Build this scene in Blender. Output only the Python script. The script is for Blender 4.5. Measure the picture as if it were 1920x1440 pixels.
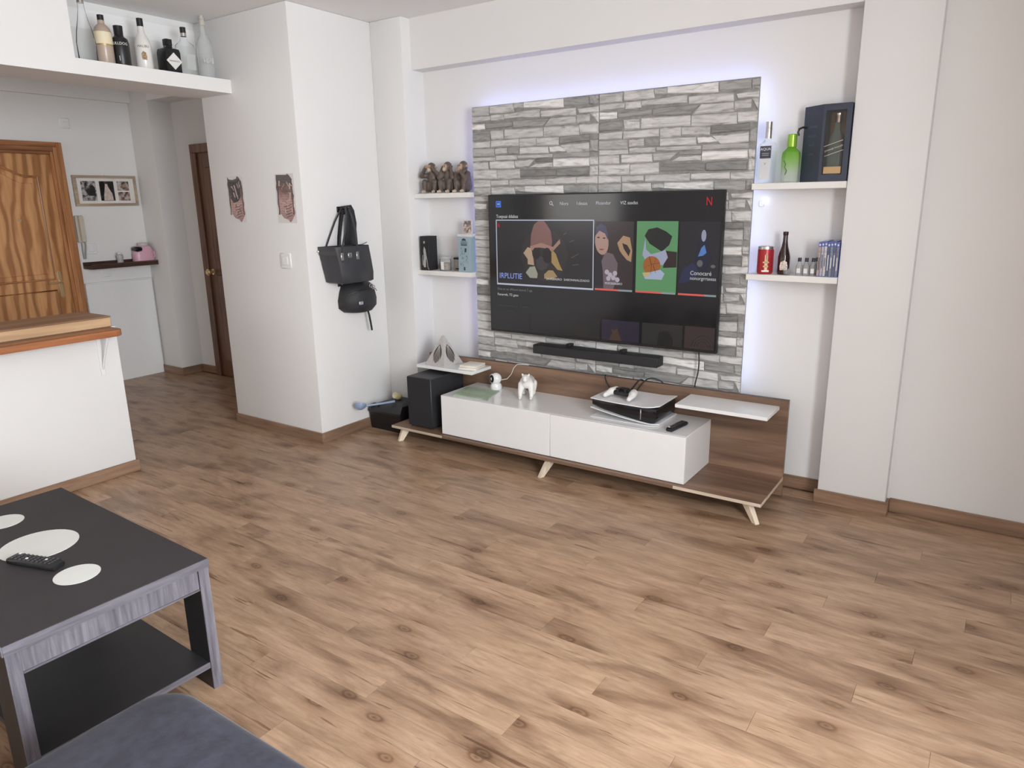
import bpy, bmesh, math, random
from mathutils import Vector, Matrix
random.seed(7)
for o in list(bpy.data.objects): bpy.data.objects.remove(o)
scene = bpy.context.scene
COL = scene.collection

# ---------------------------------------------------------------- camera
cam_d = bpy.data.cameras.new('camera'); cam = bpy.data.objects.new('camera', cam_d); COL.objects.link(cam)
cam_d.sensor_width = 36.0; cam_d.lens = 36.0 * 1335.68 / 1920; cam_d.clip_start = 0.02
RX, UP, FW = (0.826851, 0.562192, -0.016033), (-0.126987, 0.214388, 0.968459), (-0.547897, 0.798735, -0.248658)
cam.matrix_world = Matrix(((RX[0], UP[0], -FW[0], 2.6269), (RX[1], UP[1], -FW[1], -3.7637), (RX[2], UP[2], -FW[2], 1.5032), (0, 0, 0, 1)))
scene.camera = cam

# ---------------------------------------------------------------- world, daylight, exposure
w = bpy.data.worlds.new('sky'); scene.world = w; w.use_nodes = True
w.node_tree.nodes['Background'].inputs[0].default_value = (0.75, 0.86, 1.0, 1)
w.node_tree.nodes['Background'].inputs[1].default_value = 1.0
def area(name, loc, rot, sx, sy, power, col):
    d = bpy.data.lights.new(name, 'AREA'); d.shape = 'RECTANGLE'; d.size = sx; d.size_y = sy; d.energy = power; d.color = col
    o = bpy.data.objects.new(name, d); COL.objects.link(o); o.location = loc; o.rotation_euler = rot
    return o
# daylight entering by the windows behind the camera
area('daylight_side_window', (4.22, -3.35, 1.62), (0, math.radians(90), 0), 1.5, 1.7, 226, (0.925, 0.965, 1.0))
area('daylight_kitchen_window', (-2.6, -6.05, 1.6), (math.radians(90), 0, 0), 1.2, 1.0, 13, (1.0, 0.93, 0.86))
vs = scene.view_settings
vs.view_transform = 'Standard'; vs.look = 'None'; vs.gamma = 1.0; vs.use_curve_mapping = False; vs.exposure = 0.0

# ---------------------------------------------------------------- material helpers
def new_mat(name):
    m = bpy.data.materials.new(name); m.use_nodes = True
    return m, m.node_tree, m.node_tree.nodes['Principled BSDF']
def hexc(r, g, b):
    f = lambda c: (c/255/12.92) if c/255 <= .04045 else ((c/255+.055)/1.055)**2.4
    return (f(r), f(g), f(b), 1)
def nd(t, kind, **kw):
    n = t.nodes.new(kind)
    for k, v in kw.items(): setattr(n, k, v)
    return n
def coords(t, scale=(1, 1, 1), rnd=False, out='Object'):
    tc = nd(t, 'ShaderNodeTexCoord'); mp = nd(t, 'ShaderNodeMapping'); mp.inputs['Scale'].default_value = scale
    src = tc.outputs[out]
    if rnd:
        oi = nd(t, 'ShaderNodeObjectInfo'); cb = nd(t, 'ShaderNodeCombineXYZ'); mu = nd(t, 'ShaderNodeMath', operation='MULTIPLY'); mu.inputs[1].default_value = 37.0
        t.links.new(oi.outputs['Random'], mu.inputs[0])
        m2 = nd(t, 'ShaderNodeMath', operation='MULTIPLY'); m2.inputs[1].default_value = 91.0; t.links.new(oi.outputs['Random'], m2.inputs[0])
        t.links.new(mu.outputs[0], cb.inputs[0]); t.links.new(m2.outputs[0], cb.inputs[1]); t.links.new(m2.outputs[0], cb.inputs[2])
        ad = nd(t, 'ShaderNodeVectorMath', operation='ADD'); t.links.new(src, ad.inputs[0]); t.links.new(cb.outputs[0], ad.inputs[1]); src = ad.outputs[0]
    t.links.new(src, mp.inputs['Vector'])
    return mp.outputs[0]
def noise(t, vec, scale, detail=4, rough=.55, dist=0):
    n = nd(t, 'ShaderNodeTexNoise'); n.inputs['Scale'].default_value = scale; n.inputs['Detail'].default_value = detail
    n.inputs['Roughness'].default_value = rough; n.inputs['Distortion'].default_value = dist
    t.links.new(vec, n.inputs['Vector']); return n.outputs[0]
def ramp(t, fac, stops):
    r = nd(t, 'ShaderNodeValToRGB'); e = r.color_ramp.elements
    while len(e) < len(stops): e.new(.5)
    for i, (p, c) in enumerate(stops): e[i].position = p; e[i].color = c
    t.links.new(fac, r.inputs[0]); return r.outputs[0]
def mixc(t, a, b, fac, mode='MIX'):
    n = nd(t, 'ShaderNodeMix', data_type='RGBA', blend_type=mode)
    for i, v in ((0, fac), (6, a), (7, b)):
        if hasattr(v, 'is_linked') or hasattr(v, 'links'): t.links.new(v, n.inputs[i])
        else: n.inputs[i].default_value = v
    return n.outputs[2]
def bump(t, p, h, strength=.2, dist=.002):
    b = nd(t, 'ShaderNodeBump'); b.inputs['Strength'].default_value = strength; b.inputs['Distance'].default_value = dist
    t.links.new(h, b.inputs['Height']); t.links.new(b.outputs[0], p.inputs['Normal'])
def plain(name, col, rough=.5, metal=0, spec=.5, var=.06, vscale=9, bumpy=0, bscale=120, coat=0, sheen=0):
    m, t, p = new_mat(name)
    v = coords(t)
    n = noise(t, v, vscale, 3)
    d = tuple(c*(1-var) for c in col[:3])+(1,); l = tuple(min(1, c*(1+var)) for c in col[:3])+(1,)
    t.links.new(ramp(t, n, [(.3, d), (.7, l)]), p.inputs['Base Color'])
    p.inputs['Roughness'].default_value = rough; p.inputs['Metallic'].default_value = metal; p.inputs['Specular IOR Level'].default_value = spec
    p.inputs['Coat Weight'].default_value = coat
    if sheen: p.inputs['Sheen Weight'].default_value = sheen; p.inputs['Sheen Roughness'].default_value = .4
    if bumpy: bump(t, p, noise(t, v, bscale, 3), bumpy, .002)
    return m
def wood(name, c1, c2, axis='x', scale=1.0, rough=.45, rnd=False, contrast=(.35, .68)):
    m, t, p = new_mat(name)
    s = {'x': (1.0, 14, 14), 'y': (14, 1.0, 14), 'z': (14, 14, 1.0)}[axis]
    v = coords(t, tuple(k*scale for k in s), rnd)
    n = noise(t, v, 2.2, 6, .6, .4)
    c = ramp(t, n, [(contrast[0], c2), (contrast[1], c1)])
    n2 = noise(t, coords(t, tuple(k*.35*scale for k in s), rnd), 1.6, 2)
    c = mixc(t, c, ramp(t, n2, [(.3, (.72, .72, .72, 1)), (.7, (1.12, 1.1, 1.08, 1))]), 1.0, 'MULTIPLY')
    t.links.new(c, p.inputs['Base Color']); p.inputs['Roughness'].default_value = rough
    bump(t, p, n, .12, .001)
    return m
def glow(name, col, strength, base=(0.01, 0.01, 0.01, 1), rough=.3):
    m, t, p = new_mat(name)
    p.inputs['Base Color'].default_value = base; p.inputs['Emission Color'].default_value = col; p.inputs['Emission Strength'].default_value = strength
    p.inputs['Roughness'].default_value = rough
    return m
def clear_glass(name, tint=(.975, .985, .98, 1), dens=.10, rough=.06):
    m = bpy.data.materials.new(name); m.use_nodes = True; t = m.node_tree; t.nodes.remove(t.nodes['Principled BSDF'])
    out = t.nodes['Material Output']
    tr = nd(t, 'ShaderNodeBsdfTransparent'); tr.inputs[0].default_value = tint
    gl = nd(t, 'ShaderNodeBsdfGlossy'); gl.inputs['Roughness'].default_value = rough; gl.inputs[0].default_value = (.95, .97, .97, 1)
    df = nd(t, 'ShaderNodeBsdfDiffuse'); df.inputs[0].default_value = tuple(c*.8 for c in tint[:3])+(1,)
    lw = nd(t, 'ShaderNodeLayerWeight'); lw.inputs[0].default_value = .10
    m1 = nd(t, 'ShaderNodeMixShader'); m1.inputs[0].default_value = dens
    t.links.new(tr.outputs[0], m1.inputs[1]); t.links.new(df.outputs[0], m1.inputs[2])
    m2 = nd(t, 'ShaderNodeMixShader'); t.links.new(lw.outputs['Fresnel'], m2.inputs[0])
    t.links.new(m1.outputs[0], m2.inputs[1]); t.links.new(gl.outputs[0], m2.inputs[2]); t.links.new(m2.outputs[0], out.inputs[0])
    return m
def vcol_mat(name, rough=.6, bumpy=.2, bscale=180, lo=.75, hi=1.15):
    m, t, p = new_mat(name)
    a = nd(t, 'ShaderNodeVertexColor'); a.layer_name = 'tone'
    n = noise(t, coords(t), 60, 4)
    c = mixc(t, a.outputs[0], ramp(t, n, [(.3, (lo, lo, lo, 1)), (.7, (hi, hi, hi, 1))]), 1.0, 'MULTIPLY')
    t.links.new(c, p.inputs['Base Color']); p.inputs['Roughness'].default_value = rough
    if bumpy: bump(t, p, noise(t, coords(t), bscale, 3), bumpy, .002)
    return m

# ---------------------------------------------------------------- mesh helpers
ORG = {}
class MB:
    def __init__(s): s.bm = bmesh.new()
    def box(s, x0, x1, y0, y1, z0, z1, b=0, seg=1, M=None):
        vs_ = [s.bm.verts.new((x, y, z)) for z in (z0, z1) for y in (y0, y1) for x in (x0, x1)]
        F = [(0, 2, 3, 1), (4, 5, 7, 6), (0, 1, 5, 4), (2, 6, 7, 3), (0, 4, 6, 2), (1, 3, 7, 5)]
        fs = [s.bm.faces.new([vs_[i] for i in f]) for f in F]
        if M is not None: bmesh.ops.transform(s.bm, matrix=M, verts=vs_)
        if b:
            es = list({e for f in fs for e in f.edges})
            bmesh.ops.bevel(s.bm, geom=es, offset=b, segments=seg, profile=.5, affect='EDGES')
        return s
    def prism(s, pts, axis, a0, a1, b=0, seg=1, M=None):
        def mk(p, a): return {'x': (a, p[0], p[1]), 'y': (p[0], a, p[1]), 'z': (p[0], p[1], a)}[axis]
        A = [s.bm.verts.new(mk(p, a0)) for p in pts]; B = [s.bm.verts.new(mk(p, a1)) for p in pts]
        n = len(pts); fs = [s.bm.faces.new(A), s.bm.faces.new(B[::-1])]
        for i in range(n): fs.append(s.bm.faces.new([A[i], B[i], B[(i+1) % n], A[(i+1) % n]]))
        bmesh.ops.recalc_face_normals(s.bm, faces=fs)
        if M is not None: bmesh.ops.transform(s.bm, matrix=M, verts=A+B)
        if b: bmesh.ops.bevel(s.bm, geom=list({e for f in fs for e in f.edges}), offset=b, segments=seg, profile=.5, affect='EDGES')
        return s
    def lathe(s, cx, cy, prof, n=20, z=0, sx=1, sy=1, sq=0, M=None, rot=0):
        rings = []; allv = []
        for r, h in prof:
            ring = []
            if r < 1e-5:
                v = s.bm.verts.new((cx, cy, z+h)); ring = [v]
            else:
                for i in range(n):
                    a = 2*math.pi*i/n+rot; k = 1.0
                    if sq: k = 1/((abs(math.cos(a))**sq+abs(math.sin(a))**sq)**(1/sq))
                    ring.append(s.bm.verts.new((cx+r*k*math.cos(a)*sx, cy+r*k*math.sin(a)*sy, z+h)))
            rings.append(ring); allv += ring
        for A, B in zip(rings, rings[1:]):
            if len(A) == 1 and len(B) == 1: continue
            if len(A) == 1: [s.bm.faces.new([A[0], B[(i+1) % n], B[i]]) for i in range(n)]
            elif len(B) == 1: [s.bm.faces.new([A[i], A[(i+1) % n], B[0]]) for i in range(n)]
            else: [s.bm.faces.new([A[i], A[(i+1) % n], B[(i+1) % n], B[i]]) for i in range(n)]
        if len(rings[0]) > 1: s.bm.faces.new(rings[0][::-1])
        if len(rings[-1]) > 1: s.bm.faces.new(rings[-1])
        if M is not None: bmesh.ops.transform(s.bm, matrix=M, verts=allv)
        return s
    def tube(s, pts, r, n=8, flat=1.0):
        pts = [Vector(p) for p in pts]; rs = r if isinstance(r, (list, tuple)) else [r]*len(pts)
        prev = None; rings = []
        for i, p in enumerate(pts):
            d = (pts[min(i+1, len(pts)-1)]-pts[max(i-1, 0)]).normalized()
            if prev is None:
                prev = Vector((0, 0, 1)) if abs(d.z) < .9 else Vector((1, 0, 0))
            u = (prev-d*prev.dot(d))
            if u.length < 1e-4: u = d.orthogonal()
            u.normalize(); v = d.cross(u); prev = u
            rings.append([s.bm.verts.new(p+u*math.cos(2*math.pi*k/n)*rs[i]+v*math.sin(2*math.pi*k/n)*rs[i]*flat) for k in range(n)])
        for A, B in zip(rings, rings[1:]):
            for k in range(n): s.bm.faces.new([A[k], A[(k+1) % n], B[(k+1) % n], B[k]])
        s.bm.faces.new(rings[0][::-1]); s.bm.faces.new(rings[-1]); return s
    def strap(s, pts, w, t, side):
        """flat band along pts; side = width direction"""
        side = Vector(side).normalized(); pts = [Vector(p) for p in pts]; rings = []
        for i, p in enumerate(pts):
            d = (pts[min(i+1, len(pts)-1)]-pts[max(i-1, 0)]).normalized(); nn = d.cross(side).normalized()
            ww = w[i] if isinstance(w, (list, tuple)) else w
            rings.append([s.bm.verts.new(p+side*a*ww/2+nn*b_*t/2) for a, b_ in ((-1, -1), (1, -1), (1, 1), (-1, 1))])
        for A, B in zip(rings, rings[1:]):
            for k in range(4): s.bm.faces.new([A[k], A[(k+1) % 4], B[(k+1) % 4], B[k]])
        s.bm.faces.new(rings[0][::-1]); s.bm.faces.new(rings[-1])
        bmesh.ops.recalc_face_normals(s.bm, faces=s.bm.faces[:]); return s
    def loft(s, rings, cap=True):
        R_ = [[s.bm.verts.new(p) for p in r] for r in rings]; n = len(R_[0])
        for A, B in zip(R_, R_[1:]):
            for k in range(n): s.bm.faces.new([A[k], A[(k+1) % n], B[(k+1) % n], B[k]])
        if cap: s.bm.faces.new(R_[0][::-1]); s.bm.faces.new(R_[-1])
        bmesh.ops.recalc_face_normals(s.bm, faces=s.bm.faces[:]); return s
    def quad(s, *p):
        s.bm.faces.new([s.bm.verts.new(q) for q in p]); return s
    def ball(s, c, r, sc=(1, 1, 1), sub=2):
        g = bmesh.ops.create_icosphere(s.bm, subdivisions=sub, radius=r)
        bmesh.ops.transform(s.bm, matrix=Matrix.Translation(c) @ Matrix.Diagonal((*sc, 1)), verts=g['verts']); return s
    def build(s, name, mat, parent=None, origin=None, smooth=38):
        me = bpy.data.meshes.new(name); s.bm.to_mesh(me); s.bm.free()
        return link(name, me, mat, parent, origin, smooth)
def link(name, me, mat, parent=None, origin=None, smooth=38):
    o = bpy.data.objects.new(name, me); COL.objects.link(o)
    if mat: me.materials.clear(); me.materials.append(mat)
    if smooth:
        me.polygons.foreach_set('use_smooth', [True]*len(me.polygons)); me.set_sharp_from_angle(angle=math.radians(smooth))
    if parent is not None:
        org = ORG.get(parent.name, Vector((0, 0, 0))); o.parent = parent
    else:
        org = Vector(origin) if origin else Vector((0, 0, 0)); o.location = org
    me.transform(Matrix.Translation(-org)); ORG[o.name] = org
    return o
def tag(o, label, cat, group=None, kind=None):
    o['label'] = label; o['category'] = cat
    if group: o['group'] = group
    if kind: o['kind'] = kind
    return o
def thing(name, loc, label, cat, group=None):
    o = bpy.data.objects.new(name, None); COL.objects.link(o); o.location = loc; o.empty_display_size = .05
    ORG[o.name] = Vector(loc); return tag(o, label, cat, group)
def box(name, mat, x0, x1, y0, y1, z0, z1, parent=None, b=0, seg=2, origin=None):
    return MB().box(x0, x1, y0, y1, z0, z1, b, seg).build(name, mat, parent, origin)
def struct(o, label, cat): return tag(o, label, cat, None, 'structure')
def dg_mesh(o):
    dg = bpy.context.evaluated_depsgraph_get(); me = bpy.data.meshes.new_from_object(o.evaluated_get(dg)); return me
def text(s, size, mat, parent, M, name='lettering', cyl=None, align='LEFT', depth=.0003, stretch=1.0):
    c = bpy.data.curves.new('t', 'FONT'); c.body = s; c.size = size; c.align_x = align; c.extrude = depth; c.resolution_u = 3
    o = bpy.data.objects.new('t', c); COL.objects.link(o)
    me = dg_mesh(o); bpy.data.objects.remove(o); bpy.data.curves.remove(c)
    if stretch != 1: me.transform(Matrix.Diagonal((stretch, 1, 1, 1)))
    if cyl:
        for v in me.vertices:
            a = v.co.x/cyl; z = v.co.z; v.co.x = (cyl+z)*math.sin(a); v.co.z = (cyl+z)*math.cos(a)
    me.transform(M); me.name = name
    return link(name, me, mat, parent, None, 0)
def face_y(x, y, z):   # text plane facing -y (towards the living room)
    return Matrix.Translation((x, y, z)) @ Matrix.Rotation(math.radians(90), 4, 'X')
def face_x(x, y, z):   # text plane facing +x
    return Matrix.Translation((x, y, z)) @ Matrix.Rotation(math.radians(90), 4, 'Z') @ Matrix.Rotation(math.radians(90), 4, 'X')
def blob(name, prims, mat, parent=None, origin=None, voxel=.004, smooth_it=3):
    """one continuous body: capsules (p0, p1, r0, r1, colour) fused by a voxel remesh"""
    bm = bmesh.new()
    for p0, p1, r0, r1, c in prims:
        p0, p1 = Vector(p0), Vector(p1); L = (p1-p0).length; n = max(1, int(L/(min(r0, r1)*.45)))
        for i in range(n+1):
            f = i/n; g = bmesh.ops.create_icosphere(bm, subdivisions=2, radius=r0+(r1-r0)*f)
            bmesh.ops.translate(bm, vec=p0.lerp(p1, f), verts=g['verts'])
    me = bpy.data.meshes.new('b'); bm.to_mesh(me); bm.free()
    o = bpy.data.objects.new('b', me); COL.objects.link(o)
    r = o.modifiers.new('r', 'REMESH'); r.mode = 'VOXEL'; r.voxel_size = voxel
    s_ = o.modifiers.new('s', 'SMOOTH'); s_.iterations = smooth_it; s_.factor = .5
    m2 = dg_mesh(o); bpy.data.objects.remove(o); bpy.data.meshes.remove(me)
    ca = m2.color_attributes.new('tone', 'FLOAT_COLOR', 'POINT')
    for v in m2.vertices:
        best = 1e9; bc = None
        for p0, p1, r0, r1, c in prims:
            p0, p1 = Vector(p0), Vector(p1); d = p1-p0; f = 0 if d.length < 1e-6 else max(0, min(1, (v.co-p0).dot(d)/d.length_squared))
            q = (v.co-p0.lerp(p1, f)).length-(r0+(r1-r0)*f)
            if q < best: best, bc = q, c
        ca.data[v.index].color = bc
    m2.name = name
    return link(name, m2, mat, parent, origin, 180)

# ---------------------------------------------------------------- materials
M_ = {}
def wall_mat(name, col):
    m, t, p = new_mat(name)
    v = coords(t); n = noise(t, v, 1.3, 3)
    t.links.new(ramp(t, n, [(.3, tuple(c*.975 for c in col[:3])+(1,)), (.7, col)]), p.inputs['Base Color'])
    p.inputs['Roughness'].default_value = .75; p.inputs['Specular IOR Level'].default_value = .25
    bump(t, p, noise(t, v, 70, 5), .12, .003)
    return m
WALL = wall_mat('white_plaster', (.80, .79, .778, 1))
CEIL = wall_mat('ceiling_paint', (.88, .865, .858, 1))
def floor_mat():
    m, t, p = new_mat('oak_laminate')
    v = coords(t, (1, 1, 1), True)
    mp = nd(t, 'ShaderNodeMapping'); mp.inputs['Scale'].default_value = (1.0, 8.0, 1.0); t.links.new(v, mp.inputs[0])
    fine = noise(t, mp.outputs[0], 7.0, 8, .68, .6)
    mp2 = nd(t, 'ShaderNodeMapping'); mp2.inputs['Scale'].default_value = (1.9, 6.0, 1.0); t.links.new(v, mp2.inputs[0])
    broad = noise(t, mp2.outputs[0], 1.25, 4, .55, .8)
    c = ramp(t, fine, [(.32, hexc(154, 124, 99)), (.52, hexc(174, 144, 118)), (.72, hexc(186, 157, 131))])
    c = mixc(t, c, ramp(t, broad, [(.33, (.58, .53, .50, 1)), (.45, (.86, .84, .82, 1)), (.58, (1.04, 1.04, 1.04, 1))]), 1.0, 'MULTIPLY')
    # thin dark grain cracks
    mp4 = nd(t, 'ShaderNodeMapping'); mp4.inputs['Scale'].default_value = (1.0, 17.0, 1.0); t.links.new(v, mp4.inputs[0])
    cr = noise(t, mp4.outputs[0], 3.6, 3, .5, .9)
    c = mixc(t, c, ramp(t, cr, [(.31, (.46, .37, .31, 1)), (.355, (1, 1, 1, 1))]), .85, 'MULTIPLY')
    # knots with rings
    mp3 = nd(t, 'ShaderNodeMapping'); mp3.inputs['Scale'].default_value = (1.75, 3.6, 0.0); t.links.new(v, mp3.inputs[0])
    wob = nd(t, 'ShaderNodeTexNoise'); wob.inputs['Scale'].default_value = 9; t.links.new(v, wob.inputs['Vector'])
    add = nd(t, 'ShaderNodeMix', data_type='VECTOR'); add.inputs[0].default_value = .06
    t.links.new(mp3.outputs[0], add.inputs[4]); t.links.new(wob.outputs[1], add.inputs[5])
    vo = nd(t, 'ShaderNodeTexVoronoi', voronoi_dimensions='2D'); vo.inputs['Scale'].default_value = 1.35; t.links.new(add.outputs[1], vo.inputs['Vector'])
    kn = ramp(t, vo.outputs['Distance'], [(.0, (.34, .28, .24, 1)), (.035, (.66, .60, .55, 1)), (.055, (.40, .33, .28, 1)), (.085, (.72, .66, .61, 1)), (.16, (.86, .83, .81, 1)), (.34, (1, 1, 1, 1))])
    sep = nd(t, 'ShaderNodeSeparateColor'); t.links.new(vo.outputs['Color'], sep.inputs[0])
    gate = ramp(t, sep.outputs[0], [(.46, (1, 1, 1, 1)), (.50, (0, 0, 0, 1))])
    c = mixc(t, c, mixc(t, (1, 1, 1, 1), kn, gate), 1.0, 'MULTIPLY')
    oi = nd(t, 'ShaderNodeObjectInfo')
    c = mixc(t, c, ramp(t, oi.outputs['Random'], [(0, (.93, .925, .92, 1)), (.35, (1.01, 1.0, .985, 1)), (.7, (.97, .975, .985, 1)), (1, (1.04, 1.035, 1.03, 1))]), 1.0, 'MULTIPLY')
    t.links.new(c, p.inputs['Base Color'])
    p.inputs['Roughness'].default_value = .36; p.inputs['Specular IOR Level'].default_value = .42
    bump(t, p, fine, .06, .001)
    return m
FLOOR = floor_mat()
BASEB = wood('baseboard_oak', hexc(160, 130, 106), hexc(130, 102, 82), 'x', 1.2, .45)
BASEBY = wood('baseboard_oak_side', hexc(160, 130, 106), hexc(130, 102, 82), 'y', 1.2, .45)
WALNUT = wood('walnut_veneer', hexc(148, 119, 98), hexc(104, 80, 65), 'x', .55, .4)
WALEDGE = wood('pale_edge_band', hexc(222, 206, 186), hexc(196, 178, 158), 'x', 1, .5)
LEGW = wood('pale_beech', hexc(236, 222, 202), hexc(218, 202, 180), 'z', 1, .45)
def pine_mat():
    m, t, p = new_mat('varnished_pine')
    v = coords(t, (1, 1.6, .42))
    wv = nd(t, 'ShaderNodeTexWave', wave_type='RINGS', rings_direction='SPHERICAL'); wv.inputs['Scale'].default_value = 5.5; wv.inputs['Distortion'].default_value = 5; wv.inputs['Detail'].default_value = 2; wv.inputs['Detail Scale'].default_value = 1.0
    t.links.new(v, wv.inputs['Vector'])
    c = ramp(t, wv.outputs['Fac'], [(.12, hexc(172, 120, 78)), (.45, hexc(204, 150, 102)), (.9, hexc(216, 164, 114))])
    f = noise(t, coords(t, (16, 16, 1)), 3, 4)
    c = mixc(t, c, ramp(t, f, [(.3, (.82, .8, .78, 1)), (.7, (1.08, 1.06, 1.04, 1))]), 1.0, 'MULTIPLY')
    t.links.new(c, p.inputs['Base Color']); p.inputs['Roughness'].default_value = .33; p.inputs['Coat Weight'].default_value = .2
    return m
PINE = pine_mat()
PINEF = wood('pine_frame', hexc(192, 136, 92), hexc(152, 102, 66), 'z', 1, .35)
PINEFY = wood('pine_frame_top', hexc(178, 122, 82), hexc(142, 94, 62), 'y', 1, .35)
DOOR2 = wood('dark_door_wood', hexc(140, 104, 82), hexc(104, 74, 56), 'z', 1, .4)
WHITE = plain('white_lacquer', (.82, .82, .82, 1), .22, var=.01)
WHITEG = plain('white_gloss', (.83, .825, .82, 1), .12, var=.01, coat=.3)
SHELFW = plain('white_painted_shelf', (.80, .785, .755, 1), .5, var=.02)
BLACK = plain('black_plastic', (.012, .012, .013, 1), .38, var=.2)
BLACKM = plain('black_matte', (.016, .016, .018, 1), .62, var=.2, bumpy=.15, bscale=300)
BLACKG = plain('black_gloss', (.01, .01, .012, 1), .12, var=.1)
FABRICB = plain('black_leather', (.042, .042, .048, 1), .48, var=.2, bumpy=.25, bscale=250)
FABRICN = plain('black_nylon', (.022, .022, .025, 1), .6, var=.25, bumpy=.35, bscale=350)
SILVER = plain('brushed_silver', (.62, .60, .58, 1), .28, 1.0, var=.05)
BRASS = plain('brass', (.72, .56, .32, 1), .3, .7, var=.06)
GLASS = clear_glass('clear_glass')
FROST = clear_glass('frosted_glass', (.94, .95, .94, 1), .34, .25)
PANE = clear_glass('window_pane', (.98, .99, .99, 1), .0, .02)

# ================================================================ THE ROOM
H = 2.611
fl = struct(box('floor', wood('subfloor', hexc(180, 146, 114), hexc(150, 116, 88), 'x'), -3.9, 4.4, -6.3, .15, -.10, -.008), 'warm oak laminate floor with knots running through room and hall', 'floor')
PW, PL = .1005, 1.22
plank_me = None
def plank_mesh(L):
    mb = MB().box(0, L, 0, PW-.0006, -.008, 0); me = bpy.data.meshes.new('plank'); mb.bm.to_mesh(me); mb.bm.free(); me.materials.append(FLOOR); return me
full = plank_mesh(PL-.0008)
row = 0; y = .0-PW*.35
while y > -3.75:
    y -= PW; row += 1
    xmin, xmax = (-3.784 if y > -1.75 else -1.44), (3.35 if y > -1.9 else 2.75)
    x = xmin-PL*((row*.37) % 1.0)
    while x < xmax:
        a, b_ = max(x, xmin), min(x+PL, xmax)
        if b_-a > .08:
            me = full if (a == x and b_ == x+PL) else plank_mesh(b_-a-.0008)
            o = bpy.data.objects.new('plank', me); COL.objects.link(o); o.parent = fl; o.location = (a, y, 0)
        x += PL
struct(box('ceiling', CEIL, -1.79, 4.4, -6.3, .15, H, H+.1), 'plain white ceiling over the living room', 'ceiling')
struct(MB().box(-3.9, -1.76, -6.3, .15, 2.47, 2.57).box(-3.479, -1.763, -.208, .0, 2.37, 2.47).build('ceiling_hall', CEIL), 'lower ceiling of the entrance hall behind the opening', 'ceiling')

struct(box('wall_back', WALL, -.64, 2.02, 0, .12, 0, H), 'white recessed wall behind the stone panel', 'wall')
struct(box('wall_lintel', WALL, -.609, 1.996, -.11, 0, 2.312, H), 'white beam across the top of the recess', 'wall')
struct(box('wall_pillar_left', WALL, -.873, -.609, -.191, .12, 0, H, b=.006), 'narrow white pillar between hanging bags and recess', 'wall')
struct(box('wall_pillar_right', WALL, 1.996, 2.304, -.128, .12, 0, H, b=.006), 'broad white pillar right of the shelves', 'wall')
struct(box('wall_back_right', WALL, 2.304, 4.4, -.057, .12, 0, H), 'plain white wall at the far right', 'wall')
struct(box('wall_partition', WALL, -1.763, -.873, -.839, .12, 0, H, b=.006), 'white corner block carrying the stickers and the hanging bags', 'wall')
# bar wall, bulkhead and bottle niche share one plane
struct(box('wall_bar', WALL, -1.76, -1.44, -5.0, -1.755, 0, .862, b=.004), 'low white half wall under the wooden bar', 'wall')
struct(MB().box(-1.763, -1.44, -6.2, -.839, 2.174, 2.252).box(-1.763, -1.44, -6.2, -1.746, 2.252, H).box(-1.80, -1.763, -6.2, -.80, 2.174, H).build('wall_bulkhead', WALL), 'white bulkhead with open bottle ledge above the hall opening', 'wall')
# hall
struct(MB().box(-3.9, -3.784, -6.3, .12, 0, 2.6).build('wall_hall_left', WALL), 'white hall wall with the entrance door and picture frame', 'wall')
struct(box('trim_1', WALL, -3.784, -3.74, -5.0, -.208, 2.37, 2.47), 'shallow white beam along the top of the entrance hall wall', 'trim')
struct(box('wall_hall_pillar', WALL, -3.784, -3.479, -.208, .12, 0, 2.47, b=.005), 'white pillar at the end of the hall shelf', 'wall')
struct(box('wall_hall_end', WALL, -3.479, -1.763, 0, .12, 0, 2.47), 'shaded white end wall of the hall with dark door', 'wall')
# walls behind the camera with the windows that light the room
struct(MB().box(4.3, 4.4, -6.3, -4.25, 0, H).box(4.3, 4.4, -2.42, .0, 0, H).box(4.3, 4.4, -4.25, -2.42, 2.4, H).box(4.3, 4.4, -4.25, -2.42, 0, .82).box(3.58, 4.3, -2.36, -2.24, 0, H).build('wall_right', WALL), 'white side wall with large window and added unseen stub shading the far right wall', 'wall')  # last box: unseen stub, added to keep window light off the right wall
struct(MB().box(-3.9, -3.2, -6.3, -6.2, 0, H).box(-2.0, 4.4, -6.3, -6.2, 0, H)
       .box(-3.2, -2.0, -6.3, -6.2, 0, 1.05).box(-3.2, -2.0, -6.3, -6.2, 2.15, H).build('wall_front', WALL), 'white wall behind the camera with kitchen window', 'wall')
def window(name, x0, x1, y0, y1, z0, z1, label):
    mb = MB(); alongx = (x1-x0) > (y1-y0); f = .06
    if alongx:
        mb.box(x0, x1, y0, y1, z0, z0+f).box(x0, x1, y0, y1, z1-f, z1)
        for a in (x0, (x0+x1)/2-f/2, x1-f): mb.box(a, a+f, y0, y1, z0+f, z1-f)
    else:
        mb.box(x0, x1, y0, y1, z0, z0+f).box(x0, x1, y0, y1, z1-f, z1)
        for a in (y0, (y0+y1)/2-f/2, y1-f): mb.box(x0, x1, a, a+f, z0+f, z1-f)
    o = struct(mb.build(name, WHITE), label, 'window')
    if alongx: box('pane', PANE, x0+f, x1-f, (y0+y1)/2, (y0+y1)/2+.006, z0+f, z1-f, o)
    else: box('pane', PANE, (x0+x1)/2, (x0+x1)/2+.006, y0+f, y1-f, z0+f, z1-f, o)
window('window_1', 4.32, 4.38, -4.25, -2.42, .82, 2.4, 'large white framed side window')
window('window_2', -3.2, -2.0, -6.28, -6.22, 1.05, 2.15, 'small white framed kitchen window')

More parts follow.
